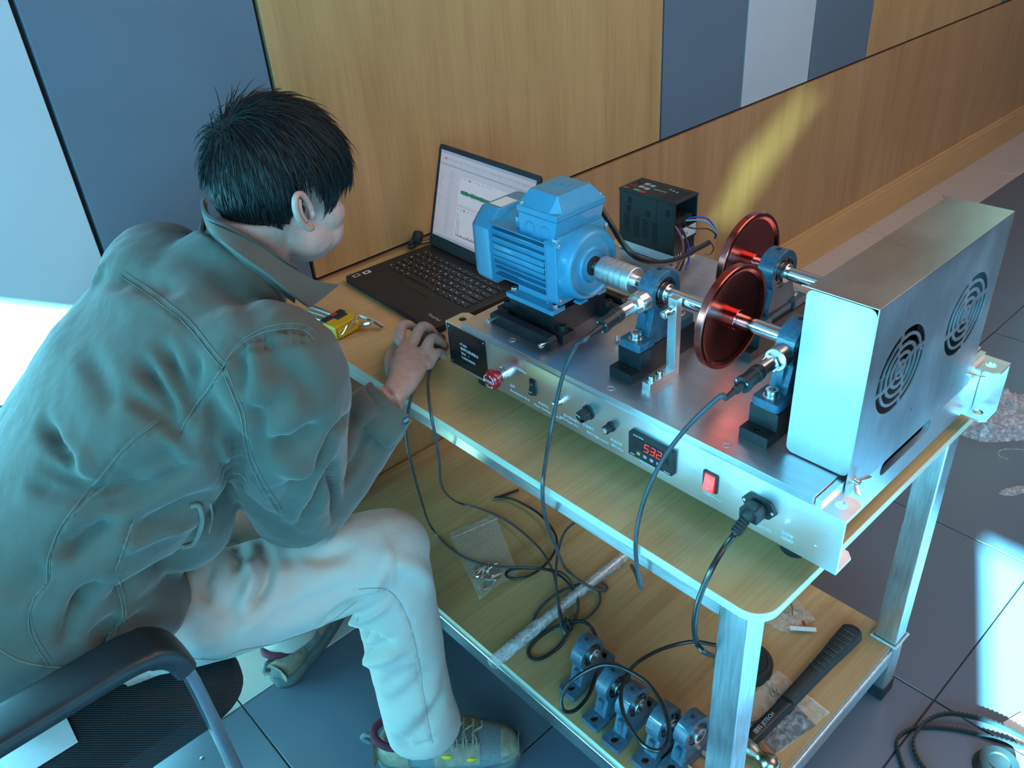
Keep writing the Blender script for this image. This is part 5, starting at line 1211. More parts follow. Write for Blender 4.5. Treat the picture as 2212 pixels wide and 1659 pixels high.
def carve(m, lines, nz=None):
    # lines: (pixel points, width, depth [+ ridge, - groove]); folds follow the photo's lines on the surface seen there
    bvh = BVHTree.FromPolygons(m.v, m.f); N_ = normals(m); D = [0.0]*len(m.v)
    kt = KDTree(len(m.v)); [kt.insert(v, i) for i, v in enumerate(m.v)]; kt.balance()
    for px, w_, dep in lines:
        P = cr([V((a, b, 0)) for a, b in px], 8) if len(px) > 1 else [V((*px[0], 0))]
        best = {}
        Q = []
        for a, b in zip(P, P[1:]):
            n = max(1, int((b-a).length/5))
            for k in range(n): Q.append(a.lerp(b, k/n))
        Q.append(P[-1]); nq = len(Q)
        for k, q in enumerate(Q):
            d = ray(q.x, q.y).normalized(); h = bvh.ray_cast(CC, d)
            if h[0] is None: continue
            tp = min(1, min(k, nq-1-k)/(nq*.22+1e-6)); tp = tp**.7 if w_ > .004 else 1
            for co, i, ds in kt.find_range(h[0], w_*2.3):
                if N_[i].dot(h[1]) < -.2: continue
                val = tp*math.exp(-(ds/w_)**2)
                if val > best.get(i, 0): best[i] = val
        for i, val in best.items(): D[i] += dep*val*DEPTH[0]
    for i, v in enumerate(m.v):
        dd = D[i]
        if nz: dd += nz(v, N_[i])
        m.v[i] = v + N_[i]*dd
    return m
def fabric(name, col, var, rough=.85, weave=1400):
    mm = Mat(name); co = mm.coords(); f = mm.noise(co, 14, 6, .6); g = mm.noise(co, weave, 2)
    a = mm.ramp(f, [(.3, tuple(x*(1-var) for x in col)), (.7, tuple(x*(1+var) for x in col))]); mm.l(a, mm.b.inputs['Base Color']); mm.set(Roughness=rough)
    cz = mm.noise(co, 15, 3, .5, .25); b0 = mm.n('ShaderNodeBump'); b0.inputs['Strength'].default_value = .3; b0.inputs['Distance'].default_value = .012; mm.l(cz, b0.inputs['Height'])
    mm.b.inputs['Sheen Weight'].default_value = .25; mm.b.inputs['Specular IOR Level'].default_value = .2; mm.bump(g, .25, .0006); mm.l(b0.outputs[0], [x for x in mm.t.nodes if x.type == 'BUMP' and x != b0][0].inputs['Normal']); return mm.m
T['jacket'] = fabric('jacket_canvas', (.086, .084, .068), .10)
T['stitch'] = fabric('jacket_stitching', (.15, .15, .125), .1)
T['trim'] = fabric('jacket_edge', (.08, .08, .07), .1)
T['pants'] = fabric('trouser_cotton', (.43, .385, .345), .04)
sk = Mat('skin'); co = sk.coords(); f = sk.noise(co, 60, 5, .6)
sk.l(sk.ramp(f, [(.3, (.42,.262,.225)), (.7, (.54,.355,.30))]), sk.b.inputs['Base Color']); sk.set(Roughness=.5); sk.b.inputs['Subsurface Weight'].default_value = .12; sk.b.inputs['Subsurface Radius'].default_value = (.012,.005,.003); sk.bump(sk.noise(co, 500, 3), .12, .0005)
T['skin'] = sk.m
T['hair'] = pbr('black_hair', (.004,.0045,.0055), .48, var=.4, vscale=200, spec=.35)
person = thing('person', (-.50, -.46, 0), 'seated man in olive-grey jacket and cream trousers, leaning towards the laptop', 'person')

# ---- head frame
th, pt = math.radians(10), math.radians(14)
F = V((math.cos(th)*math.cos(pt), math.sin(th)*math.cos(pt), -math.sin(pt))); Lf = V((-math.sin(th), math.cos(th), 0)); U_ = F.cross(Lf)
HO = V((-.150, -.494, 1.110))
def Hd(f, l, u): return HO + F*f + Lf*l + U_*u
m = M()
m.ell(Hd(.008, 0, .042), F*.078, Lf*.073, U_*.078, 32, 20)            # cranium
m.ell(Hd(.030, 0, .000), F*.062, Lf*.062, U_*.082, 28, 16)             # face block
m.ell(Hd(.050, 0, -.044), F*.050, Lf*.052, U_*.046, 24, 14)            # jaw
m.ell(Hd(.084, 0, -.066), F*.018, Lf*.022, U_*.017, 16, 10)            # chin
for s_ in (-1, 1):
    m.ell(Hd(.050, s_*.043, -.014), F*.036, Lf*.025, U_*.028, 16, 10); m.ell(Hd(.055, s_*.036, -.040), F*.036, Lf*.024, U_*.030, 16, 10)  # cheek
    m.ell(Hd(.022, s_*.052, -.044), F*.038, Lf*.015, U_*.026, 16, 10)  # jaw angle
    m.ell(Hd(.081, s_*.026, .036), F*.016, Lf*.026, U_*.011, 16, 10)   # brow
    m.ell(Hd(.076, s_*.031, .016), F*.015, Lf*.015, U_*.011, 14, 10)   # eyelids
    m.ell(Hd(.096, s_*.011, -.024), F*.010, Lf*.009, U_*.007, 12, 8)   # nostrils
m.loft([(Hd(.088, 0, .022), F*.010, Lf*.008), (Hd(.097, 0, .002), F*.013, Lf*.009), (Hd(.104, 0, -.018), F*.012, Lf*.012), (Hd(.100, 0, -.028), F*.008, Lf*.012)], 12)
m.ell(Hd(.090, 0, -.046), F*.011, Lf*.021, U_*.006, 14, 8); m.ell(Hd(.088, 0, -.056), F*.011, Lf*.018, U_*.007, 14, 8)
# neck, chest core
nb_ = V((-.235, -.485, .965))
m.loft([(Hd(-.022, 0, -.02), F*.056, Lf*.052), (Hd(-.030, 0, -.06), F*.054, Lf*.052), (nb_.lerp(Hd(-.03, 0, -.06), .5), V((.050,0,0)), V((0,.054,0))), (nb_, V((.055,0,0)), V((0,.065,0))), (V((-.31,-.465,.91)), V((.055,0,.03)), V((0,.11,0))), (V((-.44,-.44,.78)), V((.07,0,.04)), V((0,.11,0))), (V((-.56,-.40,.56)), V((.08,0,.03)), V((0,.12,0)))], 24)
SHR = V((-.262, -.655, .955)); SHL = V((-.258, -.300, .975))
ELR = az(645, 1085, .655); WRR = az(846, 858, .768)
ELL = V((-.240, -.230, .700)); WRL = V((-.165, -.285, .600))
def limb(mm, P, R_, n=16, k=6):
    secs = []; C_ = cr(P, k); m_ = len(C_)
    for i, p in enumerate(C_):
        t_ = i/(m_-1)*(len(R_)-1); j = min(int(t_), len(R_)-2); r_ = R_[j]*(1-(t_-j)) + R_[j+1]*(t_-j); secs.append(r_)
    mm.tube(C_, secs, n)
limb(m, [SHR + V((-.02,.05,0)), SHR, SHR.lerp(ELR, .5), ELR], [.05, .05, .045, .038]); limb(m, [ELR, ELR.lerp(WRR, .4), WRR], [.038, .038, .026])
limb(m, [SHL + V((-.02,-.05,0)), SHL, SHL.lerp(ELL, .5), ELL], [.05, .05, .045, .038]); limb(m, [ELL, ELL.lerp(WRL, .4), WRL], [.038, .036, .025])
HPR = V((-.535, -.452, .532)); KNR = V((-.140, -.588, .512)); ANR = V((-.170, -.628, .115))
HPL = V((-.535, -.310, .532)); KNL = V((-.150, -.300, .505)); ANL = V((-.215, -.232, .105))
limb(m, [HPR, HPR.lerp(KNR, .5), KNR], [.075, .065, .050]); limb(m, [KNR, KNR.lerp(ANR, .35), ANR], [.048, .046, .032])
limb(m, [HPL, HPL.lerp(KNL, .5), KNL], [.075, .065, .050]); limb(m, [KNL, KNL.lerp(ANL, .35), ANL], [.048, .046, .032])
core = m
# ---- hand on the mouse
def hand(wr, knk, curls, thumb, palmw, up):
    mm = M(); cen = sum(knk, V((0,0,0)))/len(knk)
    d_ = (cen-wr).normalized(); s_ = (knk[0]-knk[-1]).normalized(); n_2 = d_.cross(s_).normalized()
    if n_2.dot(up) < 0: n_2 = -n_2
    mm.loft([(wr - d_*.03, s_*.026, n_2*.019), (wr, s_*.027, n_2*.019), (wr.lerp(cen, .35), s_*.038, n_2*.019), (wr.lerp(cen, .7), s_*.044, n_2*.0175), (cen, s_*.043, n_2*.0135), (cen + d_*.006, s_*.036, n_2*.008)], 24, 2.4)
    for c_, r_ in curls: limb(mm, c_, r_, 12, 5)
    for k, c_ in enumerate(knk): mm.ell(c_ + n_2*.003, d_*.011, s_*.0085, n_2*.0095, 12, 8)
    limb(mm, thumb[0], thumb[1], 12, 5); return mm
kI, kM, kR, kL = az(862, 740, .766), az(889, 748, .771), az(913, 766, .768), az(925, 790, .758)
fing = [([kI, az(868, 706, .778), az(885, 702, .768), az(899, 714, .748)], [.0105, .0098, .0088, .0070]),
        ([kM, az(908, 709, .781), az(925, 708, .772), az(940, 722, .748)], [.0108, .0100, .0090, .0072]),
        ([kR, az(931, 733, .777), az(945, 734, .766), az(960, 745, .746)], [.0104, .0096, .0086, .0070]),
        ([kL, az(943, 764, .762), az(953, 763, .752), az(962, 772, .735)], [.0094, .0084, .0076, .0062])]
thumb = ([az(850, 805, .752), az(846, 775, .742), az(856, 748, .734), az(866, 730, .730)], [.014, .0125, .0105, .0085])
hm_ = hand(WRR + V((.018,.012,.001)), [kI, kM, kR, kL], fing, thumb, .04, V((0,0,1)))
core.v, core.f = core.v, core.f
core.add(hm_.v, hm_.f)
# left hand resting on the table, flat and slightly curled
kk = [WRL + V((.066, .028-.019*i, .004)) for i in range(4)]
fl_ = [([k_, k_+V((.026, .002, .004)), k_+V((.046-.004*(i == 3), .003, -.006)), k_+V((.058-.010*(i in (0, 3)), .003, -.017))], [.0100, .0092, .0082, .0066]) for i, k_ in enumerate(kk)]
tl_ = ([WRL+V((.020, -.024, -.006)), WRL+V((.046, -.044, -.010)), WRL+V((.066, -.050, -.016)), WRL+V((.082, -.050, -.020))], [.013, .0115, .0098, .008])
h2 = hand(WRL + V((.004,0,0)), kk, fl_, tl_, .04, V((0,0,1))); core.add(h2.v, h2.f)
body_m = remesh(core, .0034, 2, fac=.45)
# ears, joined into the same skin mesh
def ear(s_):
    e = M(); c = Hd(-.004 + (.016 if s_ > 0 else 0), s_*.0745 - (.010 if s_ > 0 else 0), .000); out = Lf*s_; bk = (-F*.97 + out*.22).normalized()*1.12
    up_ = (U_*.97 - F*.22).normalized()*.80
    def E(a, b, o): return c + up_*a + bk*b + out*o
    hel = [E(-.012, -.004, .004), E(.004, -.002, .008), E(.020, .004, .010), E(.032, .012, .012), E(.034, .022, .014), E(.026, .030, .016), E(.010, .032, .016), E(-.006, .027, .014), E(-.018, .018, .011), E(-.026, .008, .008), E(-.027, .001, .005)]
    e.tube(cr(hel, 5), [.0040]*(len(cr(hel, 5))-8) + [.0048]*8, 10)
    ant = [E(-.014, .012, .009), E(.000, .020, .012), (E(.014, .021, .012)), E(.024, .018, .010)]; e.tube(cr(ant, 5), .0036, 8)
    e.ell(E(-.023, .008, .007), up_*.009, bk*.008, out*.0045, 12, 8)
    vs = [E(a, b, o) for a, b, o in ((-.022,.006,.002),(-.018,.016,.007),(-.004,.026,.010),(.010,.031,.012),(.026,.029,.012),(.033,.020,.010),(.030,.010,.007),(.018,.003,.003),(.0,-.002,.001),(-.014,-.002,.001))]
    cc_ = E(.004, .013, .001); n = len(vs); e.add([cc_] + vs, [(0, 1+i, 1+(i+1) % n) for i in range(n)]); e.add([cc_ - out*.002] + [v - out*.003 for v in vs], [(0, 1+(i+1) % n, 1+i) for i in range(n)])
    e.ell(E(-.003, -.003, .008), up_*.007, bk*.0045, out*.0045, 10, 6)
    return e
for s_ in (-1, 1): e = ear(s_); body_m.add(e.v, e.f)
EARH = [Hd(-.004-.009, s_*.0775, .003) for s_ in (-1, 1)]
body = obj('body', body_m, T['skin'], person, 'bare skin of face, ear, neck and hands', sharp=None)
for q_ in EARH:
    m = M(); m.ell(q_, F*.0042, Lf*.0035, U_*.0060, 12, 8); obj('ear_canal', m, T['wine'], body)
for s_ in (-1, 1):
    m = M(); m.ell(Hd(.0765, s_*.031, .016), F*.0125, Lf*.0125, U_*.0125, 16, 12); obj('eye', m, T['white'], body)
    m = M(); m.ell(Hd(.0865, s_*.031, .015), F*.0035, Lf*.0058, U_*.0058, 12, 8); obj('iris', m, T['rubber'], body)
    m = M(); m.tube(cr([Hd(.0885, s_*.012, .038), Hd(.091, s_*.024, .043), Hd(.084, s_*.040, .040), Hd(.074, s_*.048, .034)], 5), [.0026]*16, 6); obj('eyebrow', m, T['hair'], body)
    m = M(); m.tube(cr([Hd(.0865, s_*.020, .019), Hd(.0905, s_*.030, .023), Hd(.083, s_*.043, .019)], 5), .0011, 5); obj('eyelash', m, T['hair'], body)
m = M(); m.ell(Hd(.0955, 0, -.051), F*.004, Lf*.019, U_*.0016, 12, 6); obj('mouth_line', m, T['wine'], body)

# ---- hair: scalp cap + strands
def cap_r(f, l, u):  # radius of hair shell
    return None
m = M(); nU, nV = 40, 26; vs = []; fs = []
HC = Hd(.010, 0, .040)
def scalp(az_, el, k=1.0):
    d_ = F*(math.cos(el)*math.cos(az_)*(.091 + .005*k)) + Lf*(math.cos(el)*math.sin(az_)*(.081+.005*k)) + U_*(math.sin(el)*(.090 + .005*k)); return HC + d_
def lowlim(a):  # lowest elevation of hair by azimuth (0 = forehead, pi = nape)
    a = abs((a+PI) % (2*PI) - PI)
    if a < .75: return .10
    if a < 1.25: return .10 - (a-.75)/.5*.62     # sideburn
    if a < 1.75: return -.52 + (a-1.25)/.5*.58   # above the ear
    if a < 2.2: return .06 - (a-1.75)/.45*.92
    return -.86 - .10*min(1, (a-2.2)/.5)
cap = M(); n1, n2 = 72, 22; vs = [scalp(0, PI/2)]; fs = []
for k in range(1, n2+1):
    for i in range(n1):
        a = 2*PI*i/n1 - PI; lo = lowlim(a); el = PI/2 + (lo-PI/2)*k/n2
        p = scalp(a, el, 1.0 - .9*(k/n2)**6)
        if abs((a+PI) % (2*PI) - PI) > 1.9 and el < -.25: # nape tucks under
            p = p + F*(.030*(-.25-el)) 
        vs.append(p)
for i in range(n1): fs.append((0, 1+i, 1+(i+1) % n1))
for k in range(n2-1):
    for i in range(n1): j = (i+1) % n1; q = 1+k*n1; fs.append((q+i, q+n1+i, q+n1+j, q+j))
cap.add(vs, fs); hair = obj('hair', cap, T['hair'], person, 'short straight black hair, tousled at the crown', sharp=None)
hr = random.Random(5); m = M(); whorl_a, whorl_e = PI*.93, .62; W0 = scalp(whorl_a, whorl_e)
for k in range(5200):
    a = hr.uniform(-PI, PI); lo = lowlim(a); el = math.asin(hr.uniform(math.sin(max(lo, -1.0))+.02, .999))
    if el < lo: continue
    p = scalp(a, el, .6); nrm = (p-HC).normalized()
    fl = (p - W0); fl = fl - nrm*fl.dot(nrm)
    fl = fl.normalized() if fl.length > 1e-4 else F
    aa = abs(a); down = -U_ - nrm*(-U_).dot(nrm); down = down.normalized() if down.length > .05 else fl
    wdn = min(1, max(0, (1.0-el)/1.1)) ; d_ = (fl*(1-wdn*.75) + down*wdn*1.0 + V((hr.gauss(0,.08), hr.gauss(0,.08), hr.gauss(0,.08)))).normalized()
    L_ = hr.uniform(.030, .052) if el > .15 else hr.uniform(.016, .030)
    near = (p-W0).length
    lift = .005 if near < .03 and hr.random() < .4 else .0020
    if el > lo+.02 and el < lo + .25: L_ *= .8
    if aa < .9 and el < .9: L_ *= 1.15
    pts = [p + nrm*.0005]; q = p.copy(); dd = d_.copy()
    for s__ in range(4):
        dd = (dd + nrm*(.35*lift/.0022*.35 if s__ == 0 else -.16) + down*.16 + V((hr.gauss(0,.05), hr.gauss(0,.05), hr.gauss(0,.05)))).normalized(); q = q + dd*L_/4
        v_ = q - HC; x_, y_, z_ = v_.dot(F)/.095, v_.dot(Lf)/.085, v_.dot(U_)/.094; rr_ = math.sqrt(x_*x_+y_*y_+z_*z_)
        if rr_ < 1.005: q = HC + v_*(1.005/rr_)
        pts.append(q.copy())
    m.tube(pts, [.0009, .00085, .0007, .0005, .0002], 3, caps=False)
# fringe locks over the forehead and ragged tufts at the crown
for k in range(420):
    a = hr.uniform(-.95, .95); p = scalp(a, hr.uniform(.16, .75), 1.0); nrm = (p-HC).normalized(); dn = (-U_*1.0 + F*.35 + Lf*hr.gauss(0,.12)).normalized(); L_ = hr.uniform(.030, .050)
    pts = [p]; q = p.copy()
    for s__ in range(4): q = q + (dn + nrm*(.30 if s__ < 1 else -.22*s__*.5)).normalized()*L_/4; pts.append(q.copy())
    m.tube(pts, [.0012, .0011, .0009, .0007, .0002], 3, caps=False)
for k in range(45):
    p = W0 + V((hr.gauss(0,.012), hr.gauss(0,.016), hr.gauss(0,.012))); v_ = p-HC; nrm = v_.normalized(); p = HC + nrm*.093
    a = hr.uniform(0, 2*PI); t1_ = nrm.cross(U_).normalized(); t2_ = nrm.cross(t1_); d_ = t1_*math.cos(a) + t2_*math.sin(a) - F*.25
    L_ = hr.uniform(.018, .032); pts = [p + nrm*(.010*math.sin(s__/4*PI*.8)*hr.uniform(.4,1)) + d_*L_*s__/4 for s__ in range(5)]
    m.tube(pts, [.0006, .0006, .0005, .0004, .0002], 3, caps=False)
tag(obj('hair_strands', m, T['hair'], hair, sharp=None), kind='stuff')

# ---- jacket
UL = V((.02, 1, 0)).normalized()
m = M()
m.loft([(V((-.600,-.385,.560)), UL*.150, V((.130,0,.0))), (V((-.605,-.388,.580)), UL*.166, V((.144,0,.0))), (V((-.592,-.395,.65)), UL*.178, V((.148,0,-.02))), (V((-.535,-.41,.73)), UL*.188, V((.132,0,-.05))), (V((-.450,-.432,.82)), UL*.202, V((.102,0,-.070))),
        (V((-.375,-.455,.900)), UL*.212, V((.078,0,-.082))), (V((-.315,-.468,.955)), UL*.202, V((.056,0,-.080))), (V((-.268,-.478,.992)), UL*.165, V((.048,0,-.070))), (V((-.232,-.485,1.022)), UL*.105, V((.045,0,-.055))), (V((-.205,-.488,1.048)), UL*.070, V((.042,0,-.045)))], 48, 2.3)
m.ell(V((-.272,-.395,1.000)), V((.085,0,0)), V((0,.130,0)), V((-.02,0,.075)), 28, 16)
m.ell(V((-.405,-.43,.745)), V((.10,0,0)), V((0,.165,0)), V((0,0,.13)), 32, 20)
limb(m, [SHR + V((-.045,.085,.010)), SHR + V((-.005,.004,.004)), SHR.lerp(ELR, .33) + V((-.012,-.004,0)), SHR.lerp(ELR, .7) + V((-.008,0,0)), ELR + V((-.006,0,-.012))], [.078, .086, .086, .080, .070], 28)
limb(m, [ELR + V((-.010,.0,-.014)), ELR.lerp(WRR, .3), ELR.lerp(WRR, .62), WRR + V((-.018,-.010,-.004))], [.070, .070, .062, .050], 28)
limb(m, [SHL + V((-.045,-.085,.010)), SHL, SHL.lerp(ELL, .5), ELL], [.085, .080, .072, .062], 24); limb(m, [ELL, ELL.lerp(WRL, .5), WRL + V((-.01,0,0))], [.064, .058, .042], 24)
# skirt of the jacket over the lap
m.loft([(V((-.57,-.42,.66)), UL*.18, V((.10,0,.05))), (V((-.500,-.420,.625)), UL*.168, V((.03,0,.080))), (V((-.460,-.418,.604)), UL*.150, V((.022,0,.055))), (V((-.430,-.415,.596)), UL*.120, V((.010,0,.030)))], 32, 2.6)
m.ell(V((-.36,-.47,.90)), V((.10,0,0)), V((0,.20,0)), V((0,0,.12)), 32, 20)
jk = remesh(m, .0058, 5, fac=.6)
W1, W2, W3 = .010, .016, .026
folds = [
 # armpit and back folds
 ([(300,780),(345,850),(375,905)], W1, -.010), ([(345,740),(385,830),(400,900)], W1, -.009), ([(420,765),(415,840),(425,910)], W1, -.007), ([(270,850),(330,900),(400,960)], W2, -.011), ([(255,870),(330,915),(420,1010)], W1, .005),
 ([(180,760),(215,820),(240,880)], W2, -.005), ([(90,915),(120,960),(165,1010)], W1, -.011), ([(120,950),(150,985),(190,1010)], W2, .004), ([(90,1010),(150,1040),(220,1060),(320,1055)], W1, -.010), ([(60,1045),(110,1060),(190,1078)], W1, -.006),
 ([(210,1045),(300,1020),(400,975)], W2, -.008), ([(180,1110),(290,1080),(380,1030),(430,1000)], W1, -.009), ([(140,1200),(180,1160),(240,1135)], W1, -.010), ([(135,1195),(170,1185),(215,1150)], W2, -.006), ([(160,1330),(180,1290),(215,1265)], W1, -.011), ([(140,1400),(155,1340),(190,1300)], W1, -.007),
 ([(20,1300),(60,1260),(90,1230)], W2, -.006), ([(205,1400),(225,1365),(265,1340)], W1, -.010), ([(230,1410),(280,1360),(340,1310)], W1, -.009), ([(240,1300),(330,1240),(430,1190)], W2, -.010), ([(300,1150),(380,1110),(450,1070)], W2, -.008), ([(250,1190),(350,1150),(430,1130)], W1, .006),
 ([(210,640),(330,660),(430,640)], W2, .003), ([(250,600),(330,610),(390,650)], W2, -.004), ([(460,590),(520,640),(560,700)], W2, -.004), ([(400,560),(470,570),(540,600)], W2, -.003),
 # sleeve folds
 ([(505,745),(520,800),(510,860)], W1, -.007), ([(560,715),(585,760),(580,820)], W1, -.006), ([(600,745),(620,790),(610,850),(560,920)], W2, -.008), ([(640,790),(668,830),(680,870)], W2, -.006), ([(440,850),(465,900),(475,960)], W1, -.007), ([(455,960),(480,1010),(520,1060)], W1, -.008),
 ([(500,930),(520,990),(515,1050)], W1, -.009), ([(530,880),(560,930),(550,990)], W1, -.006), ([(590,970),(640,965),(690,930)], W2, -.013), ([(600,1000),(650,1020),(700,1010)], W2, .005), ([(640,1060),(690,1010),(712,960)], W1, -.012), ([(650,1140),(690,1080),(715,1020)], W1, -.011), ([(600,1130),(620,1080),(640,1040)], W2, -.006), ([(725,1120),(728,1060),(718,1000)], W1, -.011),
 ([(715,960),(730,930),(760,900)], W1, -.009), ([(740,1040),(770,1000),(790,950)], W1, -.008), ([(780,960),(800,930),(830,905)], W1, -.006), ([(800,1000),(815,960),(845,930)], W1, -.005), ([(520,1060),(560,1110),(640,1160)], W2, -.005),
]
for i in range(9): folds.append(([(520+i*17, 725-i*3.2+(i-4)**2*.4), (528+i*16, 752-i*3+(i-4)**2*.4)], .004, -.0035))
seam = [[(262,597),(330,645),(400,700),(455,765),(480,795)], [(480,795),(500,762),(540,730),(590,712),(650,712),(680,735)], [(480,795),(450,840),(420,880),(395,920),(388,940)], [(480,800),(500,850),(520,900),(530,960),(545,1010),(570,1060),(600,1110)],
        [(342,908),(290,950),(250,990),(205,1045),(175,1080),(130,1140),(105,1200),(100,1260),(75,1290),(62,1330),(70,1380),(105,1440)], [(250,1260),(262,1300),(268,1345)], [(285,1130),(268,1180),(250,1230)]]
fl2 = folds + [(s__, .0030, -.0022) for s__ in seam] + [([(a+7, b+9) for a, b in s__], .0026, .0012) for s__ in seam]
def nzj(v, n_): return .0035*noise.noise(v*9) + .0012*noise.noise(v*34) + .0006*noise.noise(v*90)
carve(jk, fl2, nzj)
jacket = obj('jacket', jk, T['jacket'], person, 'olive-grey canvas work jacket with stitched seams', sharp=None)
jb = BVHTree.FromPolygons(jk.v, jk.f)
def onto(px, bv, off=.0):
    d = ray(*px).normalized(); h = bv.ray_cast(CC, d); return (h[0] + h[1]*off) if h[0] else None
def stitch_line(px, bv, par, mat, off=.0008, r_=.0007, dash=True):
    P = cr([V((a, b, 0)) for a, b in px], 10); Q = [onto((p.x, p.y), bv, off) for p in P]; Q = [q for q in Q if q]
    m = M()
    if len(Q) < 3: return
    m.tube(Q, r_, 5); return obj('seam', m, mat, par)
for s__ in seam:
    stitch_line(s__, jb, jacket, T['stitch'])
    stitch_line([(a_+6, b_-11) for a_, b_ in s__], jb, jacket, T['stitch'], r_=.0005)
# collar: two bands standing round the neck with a pointed tip at the front
def ribbon(P, Hh, th_, mat, nm, par, taper=None, label=None):
    m = M(); vs = []; n = len(P); fs = []
    for i in range(n):
        p, h_ = P[i], Hh[i]; t_ = (P[min(i+1, n-1)] - P[max(i-1, 0)]).normalized(); nn_ = t_.cross(h_).normalized()*th_
        K = 5
        prof = [p + h_*(k/K) + nn_*(.35*math.sin(PI*k/K)) for k in range(K+1)]
        vs += [q + nn_*.5 for q in prof] + [q - nn_*.5 for q in reversed(prof)]
    w_ = len(vs)//n
    for i in range(n-1):
        for k in range(w_): j = (k+1) % w_; fs.append((i*w_+k, (i+1)*w_+k, (i+1)*w_+j, i*w_+j))
    fs.append(tuple(range(w_))); fs.append(tuple(reversed([(n-1)*w_+k for k in range(w_)])))
    m.add(vs, fs); return obj(nm, m, mat, par, fix=True, sharp=50, label=label)
def px3(px, py, y): return ay(px, py, y)
up_edge = [px3(445,438,-.33), px3(441,452,-.40), px3(455,480,-.50), px3(500,505,-.555), px3(560,535,-.585), px3(620,575,-.600), px3(680,606,-.600), px3(731,614,-.590)]
lo_edge = [px3(452,470,-.33), px3(448,478,-.42), px3(462,506,-.53), px3(512,548,-.590), px3(575,592,-.615), px3(625,632,-.622), px3(655,655,-.622), px3(668,664,-.620)]
A = cr(lo_edge, 6); B = cr(up_edge, 6)
ribbon(A, [b-a for a, b in zip(A, B)], .0045, T['jacket'], 'collar', jacket)
A2 = [a + V((.004,.014,.004)) for a in cr(up_edge, 6)][:34]; lo2 = cr([p + V((.018,.050,-.030)) for p in lo_edge], 6)[:34]
ribbon(lo2, [(b - a)*1.0 for a, b in zip(lo2, A2)], .004, T['trim'], 'collar_lining', jacket)
# far side of the collar
far_up = [px3(445,438,-.33), Hd(-.055, .078, -.060), Hd(.000, .085, -.085), Hd(.045, .070, -.110)]; far_lo = [px3(452,470,-.33), Hd(-.070, .085, -.100), Hd(-.010, .098, -.125), Hd(.030, .080, -.150)]
A = cr(far_lo, 6); B = cr(far_up, 6); ribbon(A, [b-a for a, b in zip(A, B)], .004, T['jacket'], 'collar', jacket)
# cuff band with snap button
dcf = (WRR-ELR).normalized(); _, cu, cv = m.frame(dcf)
m = M(); secs = []
for k, (t_, r_) in enumerate(((-.052, .0515), (-.050, .0545), (-.030, .0530), (-.008, .0510), (.004, .0500), (.006, .0475), (.002, .0450), (-.03, .045))):
    secs.append((WRR + V((-.012,-.008,-.003)) + dcf*t_, cu*r_*(1.0), cv*r_*.86))
m.loft(secs, 36); 
for i, v in enumerate(m.v): m.v[i] = v + V((noise.noise(v*40), noise.noise(v*40+V((5,0,0))), noise.noise(v*40+V((0,5,0)))))*.003
cuff = obj('cuff', m, T['jacket'], jacket, fix=True, sharp=60)
q = ay(880, 912, -.585)
cb = BVHTree.FromPolygons(m.v, m.f); q = onto((877, 908), cb, .0005)
if q:
    nr = (q - (WRR + V((-.012,-.008,-.003)))).normalized(); m = M(); m.lathe(q, nr, [(0, .0065), (.0015, .0062), (.0022, .0045), (.0026, .001)], 20); obj('snap_button', m, T['dsteel'], cuff)
# hem edge and side strap
for px in ([(0,1402),(40,1425),(100,1438),(160,1440),(230,1432)],):
    stitch_line(px, jb, jacket, T['stitch'], r_=.0012)
P = [onto(p, jb, .003) for p in ((410,1092),(428,1090),(432,1120),(428,1150),(415,1172),(392,1178))]
P = [p for p in P if p]
if len(P) > 3: m = M(); m.tube(cr(P, 5), .0032, 8); obj('pocket_piping', m, T['stitch'], jacket)
P = [onto(p, jb, .002) for p in ((452,1085),(456,1115),(450,1150))]; P = [p for p in P if p]
if len(P) > 2: m = M(); m.tube(cr(P, 5), .0016, 8); obj('pocket_piping', m, T['stitch'], jacket)

# ---- trousers
m = M()
m.loft([(V((-.72,-.375,.485)), V((0,.05,0)), V((0,0,.03))), (V((-.68,-.375,.522)), V((0,.115,0)), V((0,0,.067))), (V((-.60,-.378,.538)), V((0,.138,0)), V((0,0,.082))), (V((-.50,-.385,.538)), V((0,.145,0)), V((0,0,.080))), (V((-.45,-.40,.53)), V((0,.14,0)), V((0,0,.065)))], 32, 2.4)
limb(m, [HPR + V((0,.005,.005)), HPR.lerp(KNR, .35) + V((0,-.004,.006)), HPR.lerp(KNR, .7) + V((0,0,.002)), KNR + V((-.004,0,.004))], [.074, .084, .082, .074], 32)
m.ell(KNR + V((.002,0,.002)), V((.076,0,0)), V((0,.070,0)), V((0,0,.074)), 24, 16)
limb(m, [KNR + V((.0,0,-.01)), KNR.lerp(ANR, .35) + V((.002,-.004,0)), KNR.lerp(ANR, .7) + V((.006,-.004,0)), ANR + V((.010,-.006,.045)), ANR + V((.012,-.010,-.005))], [.072, .070, .068, .069, .070], 32)
limb(m, [HPL, HPL.lerp(KNL, .5), KNL], [.080, .082, .072], 28); m.ell(KNL, V((.074,0,0)), V((0,.068,0)), V((0,0,.070)), 20, 14)
limb(m, [KNL, KNL.lerp(ANL, .5), ANL + V((0,0,.03)), ANL + V((0,0,-.01))], [.070, .064, .064, .066], 28)
DEPTH[0] = 2.7
pn = remesh(m, .0055, 4, fac=.6)
